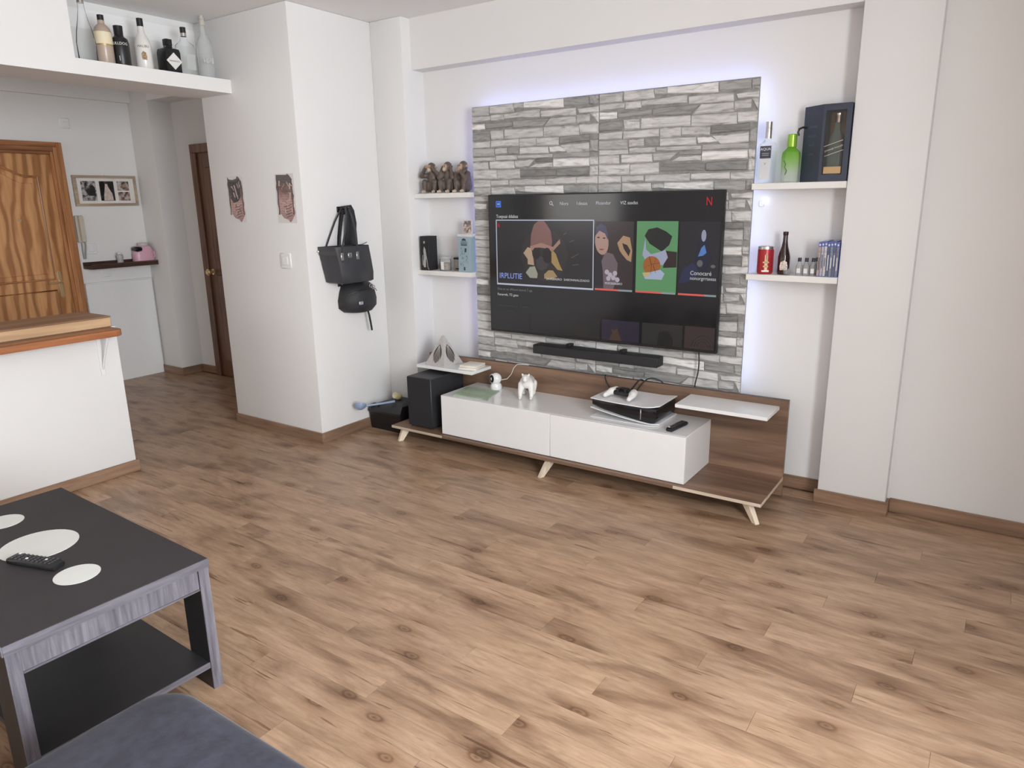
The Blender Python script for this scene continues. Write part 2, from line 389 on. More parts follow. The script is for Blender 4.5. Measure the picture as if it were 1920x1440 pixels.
# baseboards
BH, BT = .069, .013
def bb(name, x0, x1, y0, y1, mat, label): struct(MB().box(x0, x1, y0, y1, 0, BH, .002).build(name, mat), label, 'baseboard')
bb('baseboard_partition_front', -1.763, -.873+BT, -.839-BT, -.839, BASEB, 'oak baseboard under the two wall stickers')
bb('baseboard_partition_side', -.873, -.873+BT, -.839, -.191-BT, BASEBY, 'oak baseboard under the hanging bags')
bb('baseboard_pillar_left', -.873, -.609+BT, -.191-BT, -.191, BASEB, 'oak baseboard of the narrow pillar behind the black tray')
bb('baseboard_back', -.609+BT, 1.996-BT, -BT, 0, BASEB, 'oak baseboard inside the recess behind the stand')
bb('baseboard_pillar_right', 1.996-BT, 2.304+BT, -.128-BT, -.128, BASEB, 'oak baseboard across the broad right pillar')
bb('baseboard_pillar_right_side', 2.304, 2.304+BT, -.128, -.057-BT, BASEBY, 'short oak baseboard return on the right pillar side')
bb('baseboard_right', 2.304+BT, 4.3, -.057-BT, -.057, BASEB, 'long oak baseboard along the far right wall')
bb('baseboard_bar', -1.44, -1.44+BT, -5.0, -1.755+BT, BASEBY, 'oak baseboard along the foot of the bar half wall')
bb('baseboard_bar_end', -1.76, -1.44, -1.755, -1.755+BT, BASEB, 'short oak baseboard round the end of the bar')
bb('baseboard_hall_pillar', -3.784, -3.479+BT, -.208-BT, -.208, BASEB, 'dark oak baseboard of the hall pillar')
bb('baseboard_hall_side', -3.479, -3.479+BT, -.208, 0-BT, BASEBY, 'short oak baseboard beside the dark hall door')
bb('baseboard_hall_end', -3.479+BT, -3.215, -BT, 0, BASEB, 'short oak baseboard left of the dark hall door')

# entrance door (faces +x)
HX = -3.784
d = box('door_1', PINE, HX+.001, HX+.028, -1.76, -.919, .01, 1.921, b=.003)
struct(d, 'varnished pine entrance door with arched raised panel', 'door')
dfm = MB()
for (a, b_, h) in ((-.919, -.895, .045), (-.895, -.862, .058), (-.862, -.817, .04)): dfm.box(HX, HX+h, a, b_, 0, {-.895: 1.945, -.862: 1.978, -.817: 2.016}[b_], .003)
dfm.build('door_frame', PINEF, d)
dft = MB()
for (a, b_, h) in ((1.921, 1.945, .045), (1.945, 1.978, .058), (1.978, 2.016, .04)): dft.box(HX, HX+h, -1.86, {1.945: -.919, 1.978: -.895, 2.016: -.862}[b_], a, b_, .003)
dft.build('frame_head', PINEFY, d)
dfl = MB().box(HX, HX+.05, -1.86, -1.76, 0, 1.921, .004).build('door_frame', PINEF, d)
def arch(y0, y1, z0, z1, rise, n=14):
    pts = [(y0, z0), (y1, z0), (y1, z1-rise)]
    for i in range(1, n):
        u = i/n; yy = y1+(y0-y1)*u; k = min(1, max(0, (min(u, 1-u)-.12)/.38)); k = k*k*(3-2*k); pts.append((yy, z1-rise+rise*k))
    pts.append((y0, z1-rise)); return pts
MB().prism(arch(-1.64, -1.037, .95, 1.83, .085), 'x', HX+.028, HX+.036, .007, 1).build('raised_panel', PINE, d)
MB().tube([(HX+.030, a, b_) for a, b_ in arch(-1.645, -1.032, .945, 1.835, .085, 24)]+[(HX+.030, -1.645, .945)], .009, 8).build('panel_moulding', PINEF, d)
MB().tube([(HX+.030, a, b_) for a, b_ in ((-1.645, .135), (-1.032, .135), (-1.032, .855), (-1.645, .855), (-1.645, .135))], .009, 8).build('panel_moulding', PINEF, d)
MB().prism(arch(-1.60, -1.077, .99, 1.785, .085), 'x', HX+.036, HX+.043, .006, 1).build('raised_panel', PINE, d)
MB().box(HX+.028, HX+.036, -1.64, -1.037, .14, .85, .007).build('raised_panel', PINE, d)
MB().lathe(0, 0, [(.0, 0), (.012, 0), (.014, .006), (0, .006)], 12, M=Matrix.Translation((HX+.043, -1.22, 1.42)) @ Matrix.Rotation(math.radians(90), 4, 'Y')).build('peephole', BRASS, d)
hd = MB().prism([(-.995+.016*math.cos(a), (.90+.11*(1 if math.sin(a) > 0 else -1)*.82)+.022*math.sin(a)) for a in [math.pi*2*i/16 for i in range(16)]], 'x', HX+.028, HX+.036, .003, 1).build('handle_plate', BRASS, d)
MB().tube([(HX+.036, -.995, .925), (HX+.075, -.995, .925), (HX+.082, -1.01, .924), (HX+.082, -1.06, .918), (HX+.078, -1.10, .922)], [.009, .008, .008, .007, .006], 10).build('lever', BRASS, hd)
# dark hall door (faces -y) half hidden by the partition
d2 = box('door_2', DOOR2, -3.135, -2.35, -.03, -.002, .005, 1.94, b=.002)
struct(d2, 'dark wooden hall door half hidden behind the white partition', 'door')
MB().box(-3.215, -3.135, -.045, -.001, 0, 1.94, .004).build('door_frame', DOOR2, d2)
MB().box(-3.215, -2.27, -.045, -.001, 1.94, 2.012, .004).build('frame_head', DOOR2, d2)
MB().box(-2.35, -2.27, -.045, -.001, 0, 1.94, .004).build('door_frame', DOOR2, d2)
MB().box(-3.04, -2.45, -.037, -.03, 1.05, 1.82, .006).build('raised_panel', DOOR2, d2)
MB().box(-3.04, -2.45, -.037, -.03, .15, .92, .006).build('raised_panel', DOOR2, d2)
MB().lathe(0, 0, [(0, 0), (.026, 0), (.026, .008), (.011, .012), (.011, .03), (.027, .042), (.03, .058), (.018, .07), (0, .072)], 16, M=Matrix.Translation((-3.085, -.03, .945)) @ Matrix.Rotation(math.radians(90), 4, 'X')).build('door_knob', BRASS, d2)

# ================================================================ HALL THINGS
t = thing('picture_frame', (HX+.001, -.505, 1.518), 'wide pale wooden frame with three photos on the hall wall', 'picture frame')
FRAMEW = wood('pale_frame_wood', hexc(198, 180, 158), hexc(170, 150, 128), 'y', 1, .5)
y0, y1, z0, z1 = -.768, -.24, 1.518, 1.768; x0 = HX+.001
MB().box(x0, x0+.022, y0, y1, z0, z0+.022, .002).box(x0, x0+.022, y0, y1, z1-.022, z1, .002).box(x0, x0+.022, y0, y0+.03, z0+.022, z1-.022, .002).box(x0, x0+.022, y1-.022, y1, z0+.022, z1-.022, .002).build('frame', FRAMEW, t)
MB().box(x0, x0+.01, y0+.03, y1-.022, z0+.022, z1-.022).build('mat', plain('mat_board', (.78, .74, .70, 1), .8), t)
MB().tube([(x0+.01, -.505, 1.766), (x0+.012, -.502, 1.775), (x0+.01, -.498, 1.766)], .002, 6).build('hanger', SILVER, t)
def photo_mat(name, stops, scale, seed):
    m, tt, p = new_mat(name)
    mp = nd(tt, 'ShaderNodeMapping'); mp.inputs['Location'].default_value = (seed, seed*1.7, seed*.6); tc = nd(tt, 'ShaderNodeTexCoord'); tt.links.new(tc.outputs['Object'], mp.inputs[0])
    n = noise(tt, mp.outputs[0], scale, 3, .55, .8); tt.links.new(ramp(tt, n, stops), p.inputs['Base Color']); p.inputs['Roughness'].default_value = .3
    return m
K = lambda v: (v, v*.96, v*.95, 1)
PH = [photo_mat('photo_coast', [(.38, K(.03)), (.48, K(.14)), (.58, K(.45))], 26, 1.3), photo_mat('photo_portrait', [(.38, K(.01)), (.5, K(.03)), (.62, K(.08))], 16, 3.1), photo_mat('photo_pair', [(.38, K(.05)), (.5, (.32, .2, .15, 1)), (.62, K(.5))], 22, 5.9)]
for i, (a, b_) in enumerate(((-.705, -.585), (-.555, -.435), (-.405, -.305))):
    ph = MB().box(x0+.01, x0+.0108, a, b_, 1.562, 1.722).build('photo', PH[i], t)
    ym = (a+b_)/2
    if i == 1: MB().prism([(ym-.035, 1.565), (ym+.045, 1.565), (ym+.04, 1.62), (ym+.012, 1.675), (ym+.006, 1.70), (ym-.012, 1.70), (ym-.018, 1.665), (ym-.03, 1.61)], 'x', x0+.0108, x0+.0112).build('print_figure', plain('print_pale', (.62, .52, .47, 1), .4, var=.2, vscale=60), ph)
    if i == 0: MB().prism([(ym-.01, 1.605), (ym+.05, 1.60), (ym+.052, 1.67), (ym+.03, 1.695), (ym+.008, 1.66)], 'x', x0+.0108, x0+.0112).build('print_figure', plain('print_dark', (.02, .02, .022, 1), .4), ph)
    if i == 2: MB().box(x0+.0108, x0+.0112, a, b_, 1.635, 1.645).build('print_divider', plain('print_white', (.8, .78, .76, 1), .5), ph)
t = thing('wall_chime', (HX, -.755, 2.13), 'small square white plate high beside the entrance door', 'wall plate')
MB().box(HX, HX+.014, -.795, -.715, 2.13, 2.21, .006, ).build('plate', WHITE, t); MB().box(HX+.014, HX+.02, -.77, -.74, 2.15, 2.185, .003).build('button', SHELFW, t)
t = thing('intercom_phone', (HX, -.77, 1.225), 'beige intercom phone on the wall beside the entrance door', 'intercom')
INTER = plain('aged_beige_plastic', (.56, .51, .42, 1), .45)
MB().box(HX, HX+.03, -.80, -.735, 1.225, 1.445, .006).build('base', INTER, t)
MB().loft([[(HX+.03+dx, -.765+dy, z) for dx, dy in ((0, -.02), (.03, -.018), (.03, .018), (0, .02))] for z, dx0 in ((1.235, 0), (1.28, 0), (1.40, 0), (1.44, 0))]).build('handset', INTER, t)
MB().tube([(HX+.03, -.775, 1.23), (HX+.035, -.78, 1.15), (HX+.03, -.775, 1.09), (HX+.03, -.765, 1.09), (HX+.032, -.75, 1.2), (HX+.02, -.745, 1.25)], .006, 8).build('cord', plain('grey_cord', (.35, .35, .34, 1), .5), t)
def switch(name, loc, axis, s, label):
    t = thing(name, loc, label, 'switch'); x, y, z = loc
    if axis == 'x': MB().box(x, x+.009, y-s/2, y+s/2, z, z+s, .004).build('plate', WHITE, t); MB().box(x+.009, x+.014, y-s*.28, y+s*.28, z+s*.2, z+s*.8, .002).build('rocker', WHITEG, t)
    else: MB().box(x-s/2, x+s/2, y-.010, y, z, z+s, .004).build('plate', WHITE, t); MB().box(x-s*.28, x+s*.28, y-.016, y-.010, z+s*.22, z+s*.78, .004).build('rocker', WHITEG, t)
switch('light_switch', (HX, -.70, 1.125), 'x', .088, 'white wall switch under the beige intercom phone')
switch('light_switch', (HX, -.613, .925), 'x', .085, 'white wall switch under the dark hall shelf')
switch('light_switch', (-1.066, -.839, 1.118), 'y', .095, 'white square light switch below the right wall sticker')
t = thing('hall_shelf', (HX, -.49, 1.005), 'dark brown floating shelf on the hall wall', 'shelf')
SHD = wood('dark_shelf_wood', hexc(88, 64, 54), hexc(58, 40, 34), 'y', 1, .4)
MB().box(HX, HX+.15, -.785, -.209, 1.005, 1.03, .002).build('board', SHD, t); MB().box(HX, HX+.012, -.785, -.209, 1.03, 1.06, .002).box(HX+.138, HX+.15, -.785, -.209, 1.03, 1.045, .002).build('rim', SHD, t)
t = thing('toaster', (HX+.08, -.30, 1.031), 'small pink rounded appliance with black top on the hall shelf', 'toaster')
PINK = plain('pink_plastic', (.72, .42, .52, 1), .35)
MB().loft([[(HX+.08+px*sx_, -.30+py*sy_, z) for px, py in [(math.copysign(abs(math.cos(a))**.5, math.cos(a))*.055, math.copysign(abs(math.sin(a))**.5, math.sin(a))*.085) for a in [2*math.pi*i/20 for i in range(20)]]] for z, sx_, sy_ in ((1.031, .95, 1.0), (1.045, 1, 1.03), (1.10, 1, 1.0), (1.14, .92, .88), (1.165, .8, .74), (1.172, .6, .62))]).build('body', PINK, t)
MB().box(HX+.045, HX+.139, -.385, -.325, 1.125, 1.168, .012).build('black_cover', BLACKG, t)
MB().tube([(HX+.13, -.245, 1.07), (HX+.15, -.235, 1.075), (HX+.15, -.235, 1.12), (HX+.13, -.245, 1.125)], .006, 8).build('handle', PINK, t)
MB().lathe(HX+.06, -.28, [(.04, 0), (.046, .012), (.046, .03), (.03, .03)], 14, 1.166).build('lid', plain('pale_grey_plastic', (.55, .53, .5, 1), .5), t)
t = thing('pepper_mill', (HX+.085, -.51, 1.031), 'small grey and white jar in the middle of the hall shelf', 'jar')
MB().lathe(HX+.085, -.51, [(.022, 0), (.026, .01), (.024, .04), (.028, .055), (.026, .075), (.012, .082)], 14, 1.031).build('body', plain('grey_ceramic', (.45, .43, .43, 1), .4), t)
MB().lathe(HX+.085, -.51, [(.016, 0), (.02, .008), (.012, .016)], 12, 1.112).build('lid', WHITE, t)
t = thing('hall_cabinet', (HX, -.5, 0), 'flat white cabinet front below the dark hall shelf', 'cabinet')
MB().box(HX, HX+.02, -.80, -.222, .0, .872, .002).build('body', WHITE, t); MB().box(HX, HX+.026, -.80, -.222, .872, .885, .002).build('top', WHITE, t)

# ================================================================ BAR
t = thing('bar_counter', (-1.595, -3.0, .862), 'thick light oak slab on top of the bar half wall', 'counter')
SLABW = wood('light_oak_edge', hexc(222, 190, 150), hexc(196, 160, 122), 'y', .8, .45); SLABT = wood('oak_top', hexc(178, 142, 112), hexc(146, 110, 86), 'y', .8, .4)
MB().box(-1.752, -1.432, -5.0, -1.778, .8625, .9165, .004).build('slab', SLABW, t); MB().box(-1.754, -1.43, -5.0, -1.776, .9165, .9225, .002).build('top_veneer', SLABT, t)
t = thing('bar_shelf', (-1.37, -3.0, .826), 'reddish wooden shelf with rounded corner just under the bar slab', 'shelf')
pts = [(-1.44, -5.0), (-1.295, -5.0), (-1.295, -1.83)]+[(-1.345+.05*math.cos(a), -1.83+.05*math.sin(a)) for a in [math.pi/2*i/6 for i in range(1, 7)]]+[(-1.44, -1.78)]
MB().prism(pts, 'z', .826, .8615, .005, 2).build('board', wood('cherry_board', hexc(190, 124, 80), hexc(152, 94, 60), 'y', .9, .35), t)
for i, yb in enumerate((-1.86, -3.3)):
    br = MB().box(-1.44, -1.434, yb-.012, yb+.012, .60, .826, .002).box(-1.434, -1.32, yb-.012, yb+.012, .820, .826, .002)
    br.tube([(-1.436, yb, .635), (-1.40, yb, .70), (-1.33, yb, .820)], .006, 8)
    br.build('bracket', WHITE, t)

# ================================================================ BOTTLES ON THE LEDGE
ZL = 2.252; GL = 'bottles on the high ledge'
def bottle(x, y, z, name, label, prof, mat, cap=None, capmat=None, lab=None, labmat=None, sq=0, n=20, group=GL, cat='bottle', sx=1, sy=1, rot=0):
    t = thing(name, (x, y, z), label, cat, group)
    MB().lathe(x, y, prof, n, z, sx, sy, sq, rot=rot).build('body', mat, t)
    if cap: MB().lathe(x, y, cap, 16, z).build('cap', capmat, t)
    if lab:
        r, h0, h1 = lab; MB().lathe(x, y, [(r, h0), (r, h1)], n, z, sx, sy, sq, rot=rot).build('label', labmat, t)
    return t
CREAM = plain('cream_label', (.80, .70, .50, 1), .6); WHITEL = plain('white_label', (.78, .76, .74, 1), .5); GOLDL = plain('gold_foil', (.55, .40, .18, 1), .35, .6)
LX = -1.54
bottle(LX, -1.628, ZL, 'wine_bottle', 'tall clear champagne shaped bottle at the left end of the ledge', [(.042, 0), (.046, .006), (.047, .10), (.040, .15), (.026, .21), (.017, .26), (.0145, .30), (.0145, .318), (0, .318)], GLASS, [(.0165, .292), (.0165, .305), (.016, .318), (0, .318)], SILVER)
t = bottle(LX, -1.534, ZL, 'liqueur_bottle', 'beige cream liqueur bottle with black cap and cream label on ledge', [(.040, 0), (.044, .006), (.044, .165), (.036, .19), (.018, .208), (.0155, .235), (0, .235)], plain('beige_glaze', (.46, .36, .29, 1), .3), [(.0165, .215), (.0165, .252), (0, .252)], BLACK, (.0446, .105, .165), CREAM)
MB().lathe(LX, -1.534, [(.0447, .096), (.0447, .104)], 20, ZL).build('label_band', GOLDL, t)
t = bottle(LX, -1.446, ZL, 'gin_bottle', 'squat matt black bottle with white lettering on the ledge', [(.042, 0), (.046, .008), (.046, .125), (.040, .148), (.026, .158), (.023, .165), (.024, .213), (0, .213)], BLACK, None)
text('BULLDOG', .019, WHITEL, t, Matrix.Translation((LX, -1.446, ZL+.112)) @ Matrix.Rotation(math.radians(58), 4, 'Z') @ Matrix.Rotation(math.radians(90), 4, 'X') , cyl=.0465, align='CENTER')
MB().box(-.0012, .0012, -.0468, -.0462, .03, .055, M=Matrix.Translation((LX, -1.446, ZL)) @ Matrix.Rotation(math.radians(50), 4, 'Z')).build('print_mark', WHITEL, t)
t = bottle(LX, -1.316, ZL, 'rum_bottle', 'white coconut rum bottle with black cap and palm print on ledge', [(.040, 0), (.044, .006), (.044, .135), (.034, .17), (.018, .20), (.015, .24), (0, .24)], plain('white_glaze', (.78, .75, .71, 1), .25), [(.017, .232), (.017, .274), (0, .274)], BLACK)
text('MALIBU', .018, plain('brown_print', (.16, .10, .07, 1), .5), t, Matrix.Translation((LX, -1.316, ZL+.118)) @ Matrix.Rotation(math.radians(62), 4, 'Z') @ Matrix.Rotation(math.radians(90), 4, 'X'), cyl=.0445, align='CENTER')
Mp = Matrix.Translation((LX, -1.316, ZL)) @ Matrix.Rotation(math.radians(62), 4, 'Z')
MB().prism([(-.012, .055), (.012, .052), (.014, .07), (.010, .092), (-.004, .098), (-.013, .085)], 'y', -.0452, -.0440, M=Mp).build('label_print', plain('palm_print', (.30, .19, .09, 1), .5, var=.5, vscale=120), t)
t = thing('gin_bottle', (LX, -1.165, ZL), 'short black apothecary bottle with white diamond label on ledge', 'bottle', GL)
MB().lathe(LX, -1.165, [(.046, 0), (.05, .006), (.05, .118), (.046, .135), (.02, .146), (.018, .155), (.02, .158), (.02, .19), (0, .19)], 24, ZL, 1, 1, 7).build('body', BLACKG, t)
Mh = Matrix.Translation((LX, -1.165, ZL)) @ Matrix.Rotation(math.radians(90), 4, 'Z')
MB().prism([(-.048, .068), (0, .022), (.048, .068), (0, .114)], 'y', -.0518, -.0502, M=Mh).build('label', WHITEL, t)
text("HENDRICK'S", .0115, BLACK, t, Mh @ face_y(0, -.0519, .064), align='CENTER')
t = bottle(LX, -1.057, ZL, 'gin_bottle', 'clear square shouldered bottle with silver and black cap on ledge', [(.046, 0), (.05, .006), (.048, .15), (.042, .175), (.018, .20), (.015, .225), (0, .225)], GLASS, [(.0165, .222), (.0165, .272), (0, .272)], BLACK, None, None, 5)
MB().lathe(LX, -1.057, [(.0172, .222), (.0172, .240)], 16, ZL).build('collar', SILVER, t)
MB().box(-.028, .028, -.0508, -.05, .035, .12, M=Matrix.Translation((LX, -1.057, ZL)) @ Matrix.Rotation(math.radians(90), 4, 'Z')).build('label', FROST, t)
t = bottle(LX, -.925, ZL, 'vodka_bottle', 'tall slim frosted bottle with long neck at the right end', [(.040, 0), (.045, .006), (.045, .19), (.036, .225), (.018, .25), (.015, .33), (.018, .333), (.018, .345), (0, .345)], FROST, [(.0165, .305), (.0165, .345), (.011, .352), (.011, .362), (0, .362)], plain('pale_cork', (.55, .50, .44, 1), .6))
MB().box(-.03, .03, -.0462, -.0455, .085, .115, M=Matrix.Translation((LX, -.925, ZL)) @ Matrix.Rotation(math.radians(75), 4, 'Z')).build('label', plain('grey_print', (.42, .42, .42, 1), .5, var=.4, vscale=90), t)

# ================================================================ STICKERS ON THE PARTITION
def sticker_mat():
    m, tt, p = new_mat('sticker_print')
    tc = nd(tt, 'ShaderNodeTexCoord'); sp = nd(tt, 'ShaderNodeSeparateXYZ'); tt.links.new(tc.outputs['Object'], sp.inputs[0])
    mr = nd(tt, 'ShaderNodeMapRange'); mr.inputs[1].default_value = 0; mr.inputs[2].default_value = .28; tt.links.new(sp.outputs[2], mr.inputs[0])
    n = noise(tt, tc.outputs['Object'], 16, 4, .6, 1.0)
    ad = nd(tt, 'ShaderNodeMath', operation='MULTIPLY_ADD'); ad.inputs[1].default_value = .38; tt.links.new(n, ad.inputs[0]); tt.links.new(mr.outputs[0], ad.inputs[2])
    c = ramp(tt, ad.outputs[0], [(.25, hexc(176, 142, 140)), (.62, hexc(196, 162, 156)), (.85, hexc(144, 114, 108)), (1.0, hexc(108, 100, 100))])
    wv = nd(tt, 'ShaderNodeTexWave', wave_type='BANDS', bands_direction='Z'); wv.inputs['Scale'].default_value = 22; wv.inputs['Distortion'].default_value = 6; wv.inputs['Detail'].default_value = 2; wv.inputs['Detail Scale'].default_value = 3; tt.links.new(tc.outputs['Object'], wv.inputs[0])
    c = mixc(tt, c, ramp(tt, wv.outputs['Fac'], [(.15, (.5, .44, .42, 1)), (.4, (1, 1, 1, 1))]), .55, 'MULTIPLY')
    tt.links.new(c, p.inputs['Base Color']); p.inputs['Roughness'].default_value = .5
    return m
STK = sticker_mat(); SHEET = plain('clear_backing_sheet', (.70, .68, .67, 1), .35, var=.02); STKD = plain('sticker_dark_line', (.10, .075, .07, 1), .5, var=.3); STKP = plain('sticker_pale', (.56, .44, .41, 1), .5, var=.15, vscale=80)
random.seed(3)
for (xc, lab) in ((-1.508, 'jagged grey and pink wall sticker nearest the hall opening'), (-1.022, 'jagged brown and pink wall sticker nearest the wall corner')):
    right = xc > -1.2
    t = thing('wall_sticker', (xc, -.839, 1.395), lab, 'wall sticker', 'wall stickers on the partition')
    MB().box(xc-.088, xc+.088, -.8400, -.8390, 1.395, 1.685).build('sheet', SHEET, t)
    prof = [(-.072, .285), (-.058, .272) if not right else (-.03, .284), (-.02, .268) if not right else (.0, .283), (.02, .275) if not right else (.03, .283), (.03, .29), (.045, .282)]
    prof += [(.066+.007*random.uniform(-1, 1)+.016*(1-z/.28), z) for z in (.26, .24, .22, .20, .18, .16, .14, .12, .10, .08)]
    prof += [(.080, .06), (.066, .04), (.040, .012), (.028, .004), (.012, .02), (-.03, .03), (-.055, .055)]
    prof += [(-.074+.007*random.uniform(-1, 1), z) for z in (.09, .12, .15, .18, .21, .24, .26)]
    MB().prism([(xc+a, 1.395+b_) for a, b_ in prof], 'y', -.8414, -.8400).build('print', STK, t)
    for side in (-1, 1):
        pts = []
        for i in range(7):
            z = .05+.035*i; pts.append((xc+side*(.066+.004*random.uniform(-1, 1)), -.8416, 1.395+z))
        MB().strap(pts, [.006+.006*random.random() for _ in pts], .0008, (1, 0, 0)).build('dark_edge', STKD, t)
    for i in range(5):
        zz = 1.395+.032+.016*i
        MB().strap([(xc-.005-.004*i, -.8417, zz), (xc+.02, -.8417, zz+.006), (xc+.052, -.8417, zz+.016)], .0035, .0008, (0, 0, 1)).build('stripe', STKD, t)
    marks = [((-.008, .235), (.004, .20), (.012, .165)), ((-.02, .19), (-.01, .16))] if not right else [((-.045, .25), (-.05, .22)), ((.05, .235), (.045, .20)), ((-.05, .13), (-.02, .115), (.04, .14), (.05, .18)), ((-.01, .085), (-.008, .06))]
    for mk in marks: MB().strap([(xc+a, -.8418, 1.395+b_) for a, b_ in mk], .010, .0008, (1, 0, 0)).build('highlight', STKP, t)
    for i in range(12):
        a, z = random.uniform(-.05, .055), random.uniform(.04, .26); dx = random.uniform(-.02, .02); dz = random.uniform(.008, .03)
        MB().strap([(xc+a, -.8419, 1.395+z), (xc+a+dx*.4, -.8419, 1.395+z-dz*.5), (xc+a+dx, -.8419, 1.395+z-dz)], random.uniform(.003, .006), .0008, (1, 0, .3)).build('stroke', STKP if i % 3 else STKD, t)
    if right: MB().prism([(xc+.04*math.cos(a)-.004, 1.395+.205+.03*math.sin(a)) for a in [2*math.pi*i/12 for i in range(12)]], 'y', -.8420, -.8414).build('dark_patch', plain('sticker_brown', (.20, .125, .11, 1), .5, var=.3, vscale=60), t)
    else: MB().prism([(xc-.062, 1.66), (xc-.05, 1.655), (xc, 1.65), (xc+.045, 1.665), (xc+.05, 1.56), (xc+.02, 1.53), (xc-.03, 1.52), (xc-.055, 1.55)], 'y', -.8416, -.8414).build('dark_patch', plain('sticker_slate', (.075, .068, .07, 1), .5, var=.35, vscale=50), t)

# ================================================================ STONE PANEL
STONES=[(0.003,-0.002,0.138,-0.001,0.136,-0.053,0.003,-0.051,0.35),
(0.145,0.001,0.313,-0.002,0.32,-0.049,0.146,-0.045,0.15),
(0.318,-0.002,0.386,-0.003,0.392,-0.033,0.321,-0.03,0.3),
(0.388,-0.001,0.652,-0.003,0.654,-0.05,0.389,-0.033,0.05),
(0.656,-0.002,0.815,-0.004,0.818,-0.051,0.659,-0.044,0.55),
(0.817,-0.004,0.873,-0.003,0.873,-0.054,0.818,-0.051,0.5),
(0.003,-0.053,0.152,-0.057,0.15,-0.083,0.003,-0.089,0.3),
(0.154,-0.055,0.246,-0.055,0.247,-0.088,0.155,-0.088,0.12),
(0.248,-0.055,0.496,-0.046,0.496,-0.09,0.249,-0.083,0.2),
(0.503,-0.057,0.729,-0.058,0.734,-0.099,0.505,-0.091,0.15),
(0.743,-0.065,0.873,-0.06,0.873,-0.091,0.753,-0.088,0.12),
(0.003,-0.094,0.106,-0.099,0.107,-0.132,0.003,-0.13,0.02),
(0.111,-0.1,0.307,-0.102,0.308,-0.128,0.115,-0.132,0.65),
(0.312,-0.098,0.567,-0.099,0.514,-0.142,0.313,-0.137,0.6),
(0.57,-0.099,0.732,-0.102,0.737,-0.145,0.528,-0.144,0.25),
(0.736,-0.097,0.819,-0.095,0.819,-0.135,0.739,-0.142,0.3),
(0.821,-0.093,0.873,-0.093,0.873,-0.149,0.873,-0.149,0.08),
(0.003,-0.147,0.136,-0.142,0.14,-0.196,0.003,-0.195,0.7),
(0.146,-0.141,0.238,-0.142,0.24,-0.193,0.153,-0.193,0.15),
(0.248,-0.14,0.517,-0.146,0.517,-0.197,0.247,-0.193,0.15),
(0.522,-0.147,0.752,-0.151,0.756,-0.208,0.522,-0.198,0.2),
(0.754,-0.149,0.873,-0.149,0.873,-0.201,0.76,-0.2,0.08),
(0.627,-0.204,0.817,-0.201,0.82,-0.238,0.63,-0.244,0.75),
(0.821,-0.23,0.873,-0.229,0.873,-0.298,0.822,-0.295,0.55),
(0.003,-0.199,0.142,-0.199,0.138,-0.239,0.003,-0.236,0.2),
(0.148,-0.199,0.35,-0.199,0.351,-0.238,0.146,-0.239,0.2),
(0.355,-0.199,0.47,-0.2,0.472,-0.245,0.356,-0.248,0.18),
(0.473,-0.202,0.623,-0.206,0.621,-0.248,0.474,-0.243,0.2),
(0.632,-0.251,0.816,-0.244,0.819,-0.291,0.684,-0.297,0.15),
(0.003,-0.238,0.17,-0.243,0.176,-0.295,0.003,-0.287,0.4),
(0.18,-0.246,0.267,-0.243,0.268,-0.279,0.181,-0.282,0.2),
(0.272,-0.239,0.351,-0.236,0.353,-0.286,0.273,-0.286,0.65),
(0.357,-0.25,0.55,-0.253,0.554,-0.29,0.358,-0.288,0.12),
(0.557,-0.254,0.628,-0.255,0.677,-0.283,0.563,-0.282,0.05),
(0.586,-0.291,0.817,-0.295,0.819,-0.32,0.585,-0.317,0.5),
(0.003,-0.289,0.176,-0.295,0.177,-0.316,0.003,-0.315,0.15),
(0.184,-0.287,0.333,-0.29,0.334,-0.316,0.184,-0.314,0.2),
(0.338,-0.292,0.58,-0.295,0.578,-0.314,0.339,-0.31,0.25),
(0.586,-0.323,0.817,-0.326,0.818,-0.369,0.586,-0.37,0.0),
(0.819,-0.324,0.873,-0.323,0.873,-0.364,0.822,-0.365,0.2),
(0.003,-0.319,0.122,-0.32,0.125,-0.364,0.003,-0.364,0.18),
(0.137,-0.318,0.315,-0.322,0.319,-0.365,0.141,-0.364,0.06),
(0.319,-0.32,0.461,-0.32,0.415,-0.359,0.326,-0.363,0.3),
(0.466,-0.316,0.581,-0.317,0.582,-0.338,0.467,-0.336,0.7),
(0.469,-0.343,0.582,-0.342,0.581,-0.368,0.42,-0.366,0.15),
(0.003,-0.366,0.186,-0.369,0.187,-0.421,0.003,-0.418,0.15),
(0.191,-0.369,0.354,-0.368,0.356,-0.425,0.19,-0.424,0.2),
(0.361,-0.374,0.605,-0.379,0.605,-0.417,0.365,-0.415,0.8),
(0.609,-0.379,0.818,-0.373,0.817,-0.423,0.612,-0.42,0.75),
(0.822,-0.371,0.873,-0.372,0.873,-0.423,0.822,-0.425,0.2),
(0.003,-0.423,0.137,-0.427,0.138,-0.466,0.003,-0.468,0.1),
(0.143,-0.429,0.27,-0.43,0.271,-0.459,0.144,-0.462,0.2),
(0.278,-0.429,0.528,-0.429,0.527,-0.464,0.279,-0.463,0.25),
(0.533,-0.431,0.734,-0.427,0.736,-0.464,0.534,-0.46,0.15),
(0.736,-0.428,0.873,-0.426,0.873,-0.465,0.739,-0.464,0.1)]
PX0, PX1, PZ0, PZ1, PY = -.152, 1.566, .42, 2.056, -.093
t = thing('stone_panel', (.707, PY, PZ0), 'tall grey faux stone panel standing off the recess wall behind the television', 'wall panel')
MB().box(PX0, PX1, PY, PY+.012, PZ0, PZ1).build('backing_board', plain('dark_joint', (.26, .25, .24, 1), .8, var=.25, vscale=30), t)
[MB().box(xb, xb+.06, PY+.012, -.001, .6, 1.9).build('batten', bpy.data.materials['dark_joint'], t) for xb in (.2, 1.2)]
